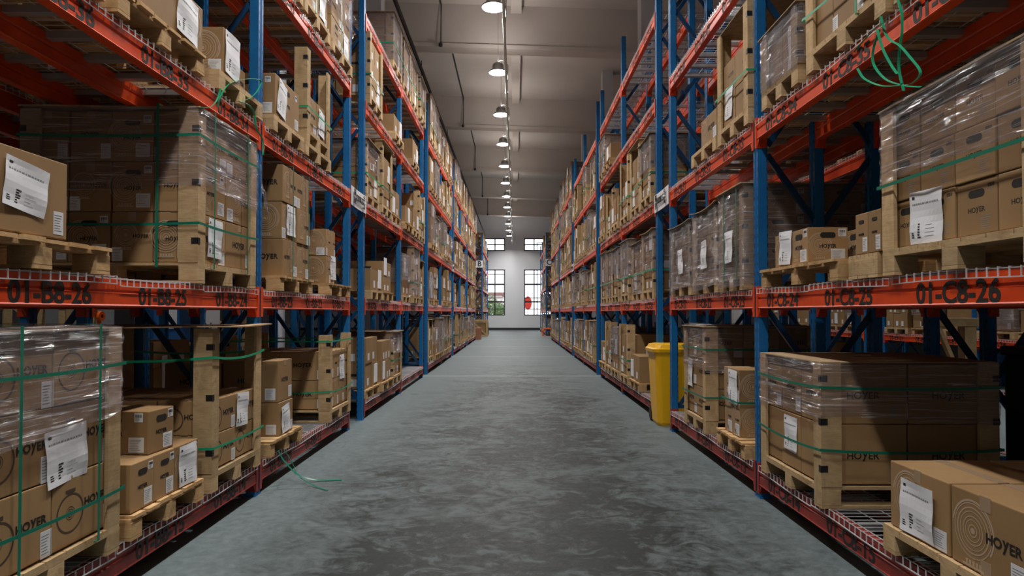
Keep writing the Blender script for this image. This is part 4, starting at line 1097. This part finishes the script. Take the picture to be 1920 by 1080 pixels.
# ------------------------------------------------------------------ yellow wheelie bin in the gap between the first two racks
bx, by = 2.05, 8.42
t = empty('wheelie_bin', (bx, by, 0)); tag(t, 'tall yellow plastic wheelie bin standing between the right racks', 'bin')
mb = MB(); n = 20
def rr_rect(hx, hy, r):
    return [(p[0], p[1]) for p in perimeter(hx, hy, r, 10)]
secs = [(.0,.2,.20),(.04,.215,.215),(.2,.222,.228),(.9,.252,.262),(.93,.262,.272),(.95,.262,.272)]
k0 = 0
for z, hx, hy in secs:
    mb.v += [(x, y, z) for x, y in rr_rect(hx, hy, .06)]
n = len(rr_rect(.2,.2,.06))
for i in range(len(secs)-1):
    for j in range(n): mb.f.append((i*n+j, i*n+(j+1)%n, (i+1)*n+(j+1)%n, (i+1)*n+j)); mb.m.append(0)
mb.f.append(tuple(range(n))[::-1]); mb.m.append(0); mb.f.append(tuple(range((len(secs)-1)*n, len(secs)*n))); mb.m.append(0)
mb.obj('body', M['yel'], t, smooth=False)
mb = MB(); secs = [(.945,.285,.285),(.985,.29,.29),(1.0,.27,.27),(1.04,.25,.25),(1.05,.2,.2)]
for z, hx, hy in secs: mb.v += [(x, y, z) for x, y in rr_rect(hx, hy, .07)]
for i in range(len(secs)-1):
    for j in range(n): mb.f.append((i*n+j, i*n+(j+1)%n, (i+1)*n+(j+1)%n, (i+1)*n+j)); mb.m.append(0)
mb.f.append(tuple(range(n))[::-1]); mb.m.append(0); mb.f.append(tuple(range(4*n, 5*n))); mb.m.append(0)
mb.obj('lid', M['yel'], t)
mb = MB(); mb.tube([(-.2,.3,1.0),(.2,.3,1.0)], .016); mb.obj('handle', M['yel'], t)
for q in (-1, 1):
    mb = MB(); mb.lathe([(0,-.025),(.08,-.025),(.1,-.015),(.1,.015),(.08,.025),(0,.025)], 20); o = mb.obj('wheel', M['rubber'], t, loc=(q*.2,.235,.1)); o.rotation_euler = (0, math.pi/2, 0)

# ------------------------------------------------------------------ loose green straps
def curve_pts(ctrl, n=14):
    c = [Vector(p) for p in ctrl]; c = [c[0]*2-c[1]] + c + [c[-1]*2-c[-2]]; out = []
    for i in range(1, len(c)-2):
        for j in range(n):
            t = j/n; p0, p1, p2, p3 = c[i-1:i+3]
            out.append(.5*((2*p1)+(-p0+p2)*t+(2*p0-5*p1+4*p2-p3)*t*t+(-p0+3*p1-3*p2+p3)*t**3))
    out.append(c[-2]); return out
def pix(x, y, X):      # point on the lengthwise plane X seen at pixel x, y
    Y = X*1200/(x-965); a = math.atan2(22, 1200)
    yy = (540-y+ -23*-1)  # image height above the axis after shift
    vx = (540+23-y)/1200
    z = Y*math.tan(math.atan(vx)+a); return (X, Y, CAMH+z)
def loose(ctrl, lab, m='strap2', w=.013, wd=(1,0,.3)):
    mb = MB(); mb.ribbon(curve_pts(ctrl), w, wd); o = mb.obj('loose_strap', M[m]); return tag(o, lab, 'strap', 'loose strap ends')
R1 = [((1690,0),(1697,25),(1697,60),(1693,85),(1691,130),(1699,170)), ((1657,30),(1665,60),(1675,75),(1692,85),(1710,105),(1731,135),(1715,155),(1696,160)),
      ((1676,35),(1650,50),(1625,75),(1606,97)), ((1655,55),(1643,90),(1643,120),(1665,148),(1700,160),(1731,163)), ((1650,55),(1660,90),(1675,120),(1687,138)),
      ((1612,128),(1625,147),(1655,160),(1690,160),(1696,155))]
for i, c in enumerate(R1):
    loose([pix(x, y, 1.86-.018*i-.004*j) for j, (x, y) in enumerate(c)], 'loose green strap dangling over the right third-shelf beam, strand %s' % ('hanging lowest at centre','looping far right','curving up left','making the wide left loop','straight in the middle','along the bottom arc')[i])
L1 = [((405,200),(410,180),(425,158),(450,149),(475,148),(486,153),(478,172),(462,185),(445,190)), ((372,201),(388,201),(400,192),(407,178),(410,165)), ((445,190),(462,196),(474,212),(478,240),(490,262),(491,290))]
for i, c in enumerate(L1):
    loose([pix(x, y, -(2.0-.015*i)+.002*j) for j, (x, y) in enumerate(c)], ('bright green strap loop beside the left upright','green strap end curling below the left third-shelf beam','green strap tail hanging down the left upright')[i])
loose([(-1.98,5.38,.30),(-1.94,5.42,.2),(-1.84,5.46,.08),(-1.72,5.52,.02),(-1.6,5.56,.008),(-1.5,5.58,.006)], 'green strap end trailing from the left bottom shelf onto the floor', 'strap', .02, (0,1,.2))
loose([(-1.98,5.5,.29),(-1.92,5.55,.16),(-1.85,5.5,.06),(-1.66,5.35,.012),(-1.52,5.24,.006)], 'thin green strap end lying on the floor by the left rack', 'strap', .01, (0,1,.2))

# ------------------------------------------------------------------ things at the far racks
t = empty('timber_crate', (-2.12, 38.9, 0)); tag(t, 'open timber crate with diagonal brace standing by the far left rack', 'crate')
mb = MB()
for x in (-.45,.45):
    for y in (-.4,.4): mb.box(x-.05,x+.05,y-.05,y+.05,0,1.0)
for z in (.05,.95):
    for y in (-.45,.45): mb.box(-.45,.45,y-.02,y+.02,z-.05,z+.05)
    for x in (-.48,.48): mb.box(x-.02,x+.02,-.4,.4,z-.05,z+.05)
mb.obj('frame', M['wood'], t); mb = MB(); mb.bar((-.4,-.46,.9),(.4,-.46,.1),.02,.09); mb.bar((.49,-.4,.9),(.49,.4,.1),.02,.09,up=(1,0,0)); mb.obj('diagonal_brace', M['wood'], t)
mb = MB(); mb.box(-.4,.4,-.36,.36,.1,.85); mb.obj('contents', M['card'], t)
mb = MB(); mb.box(-.17,.17,-.3,.3,0,.62); tag(mb.obj('carton', m_card('reddish_card', (.3,.12,.07), (.34,.15,.09)), loc=(-1.96, 34.2, 0), bevel=.006), 'reddish brown carton standing on the floor at the left row end', 'box')
t = empty('rack_guard', (1.98, 39.2, 0)); tag(t, 'orange red steel guard at the foot of the far right rack', 'guard')
mb = MB(); mb.tube([(-.25,0,0),(-.25,0,.36),(-.17,0,.45),(.6,0,.45),(.68,0,.36),(.68,0,0)], .05, 8); mb.obj('hoop', M['orange'], t)
mb = MB(); mb.box(-.32,.75,-.06,.06,0,.02); mb.obj('foot_plate', M['orange'], t)

# ------------------------------------------------------------------ neighbouring aisle on the left (seen through the slots)
for i, (x, y, w_, d_, h_, lab) in enumerate(((-7.7,9.3,1.1,.9,1.75,'slatted timber crate at the extreme left, seen through the left shelf gap'), (-7.7,10.65,1.0,.8,1.8,'slatted timber crate left of the orange hose reel, through the shelf gap'), (-7.7,16.9,.9,.8,1.8,'slatted timber crate beside the white locker, through the left shelf gap'))):
    t = empty('slatted_crate', (x, y, 0)); tag(t, lab, 'crate', 'slatted crates in the left aisle')
    mb = MB()
    for q in (0,1,2): mb.box(-w_/2+q*(w_-.1)/2, -w_/2+q*(w_-.1)/2+.1, -d_/2, -d_/2+.03, 0, h_)
    for q in (0,1,2): mb.box(-w_/2+q*(w_-.1)/2, -w_/2+q*(w_-.1)/2+.1, d_/2-.03, d_/2, 0, h_)
    for z in (.1,.55,1.0,h_-.25): mb.box(-w_/2, w_/2, -d_/2-.02, -d_/2, z, z+.1); mb.box(w_/2, w_/2+.02, -d_/2, d_/2, z, z+.1); mb.box(-w_/2-.02, -w_/2, -d_/2, d_/2, z, z+.1)
    mb.obj('slats', M['wood'], t); mb = MB(); mb.bar((-w_/2+.05,-d_/2-.03,h_-.1),(w_/2-.05,-d_/2-.03,.9),.02,.09); mb.obj('diagonal_brace', M['wood'], t)
t = empty('machine_cabinet', (-8.1, 12.3, 0)); tag(t, 'grey machine cabinet with a window, seen through the left shelf gap', 'machine')
mb = MB(); mb.box(-.6,.6,-.5,.5,0,2.0); mb.obj('body', M['grey'], t, bevel=.01); mb = MB(); mb.box(.601,.61,-.3,.3,1.2,1.8); mb.obj('window', M['black'], t)
t = empty('hose_reel', (-7.2, 11.1, 1.39)); tag(t, 'orange round hose reel seen through the left shelf gap', 'reel')
mb = MB(); mb.lathe([(.03,-.05),(.085,-.05),(.085,.05),(.03,.05)], 24); o = mb.obj('drum', M['orange'], t); o.rotation_euler = (0, math.pi/2, 0)
mb = MB(); mb.box(-.02,.02,-.02,.02,-1.42,-.05); mb.obj('stand', M['orange'], t)
t = empty('blue_machine', (-8.2, 14.1, 0)); tag(t, 'blue machine with yellow arm, seen through the left shelf gap', 'machine')
mb = MB(); mb.box(-.7,.7,-.8,.8,0,1.7); mb.obj('body', M['blue2'], t, bevel=.02); mb = MB(); mb.bar((.75,.2,2.1),(.75,1.2,.6),.05,.16, up=(1,0,0)); mb.obj('arm', M['yel'], t)
mb = MB(); mb.box(.701,.71,-.5,.1,1.1,1.6); mb.obj('panel', M['signw'], t)
t = empty('locker', (-7.9, 15.8, 0)); tag(t, 'tall white locker seen through the left shelf gap', 'cabinet')
mb = MB(); mb.box(-.4,.4,-.5,.5,0,2.1); mb.obj('body', M['signw'], t, bevel=.01); mb = MB(); mb.box(.401,.41,-.02,.02,.9,1.2); mb.obj('handle', M['black'], t)
# timber A-frame seen through the right gap
t = empty('timber_stand', (5.0, 7.3, 0)); tag(t, 'timber post frame with diagonal brace seen through the right shelf gap', 'frame')
mb = MB(); mb.box(.09,.22,-.06,.06,0,1.30); mb.box(-.30,-.22,-.06,.06,0,1.30); mb.box(-.32,.28,-.07,.07,1.30,1.39); mb.obj('posts', M['wood'], t)
mb = MB(); mb.bar((-.2,-.05,1.27),(.08,-.05,.6),.04,.06, up=(0,1,0)); mb.obj('diagonal_brace', M['wood'], t)
mb = MB(); mb.box(-.46,.46,-.22,.22,0,.88); mb.box(-.48,.48,-.24,.24,.88,.95)
tag(mb.obj('plastic_tub', M['black'], loc=(4.06, 4.5, LV[0]+.012), bevel=.02), 'large black plastic tub in the dark behind the right crate', 'tub')
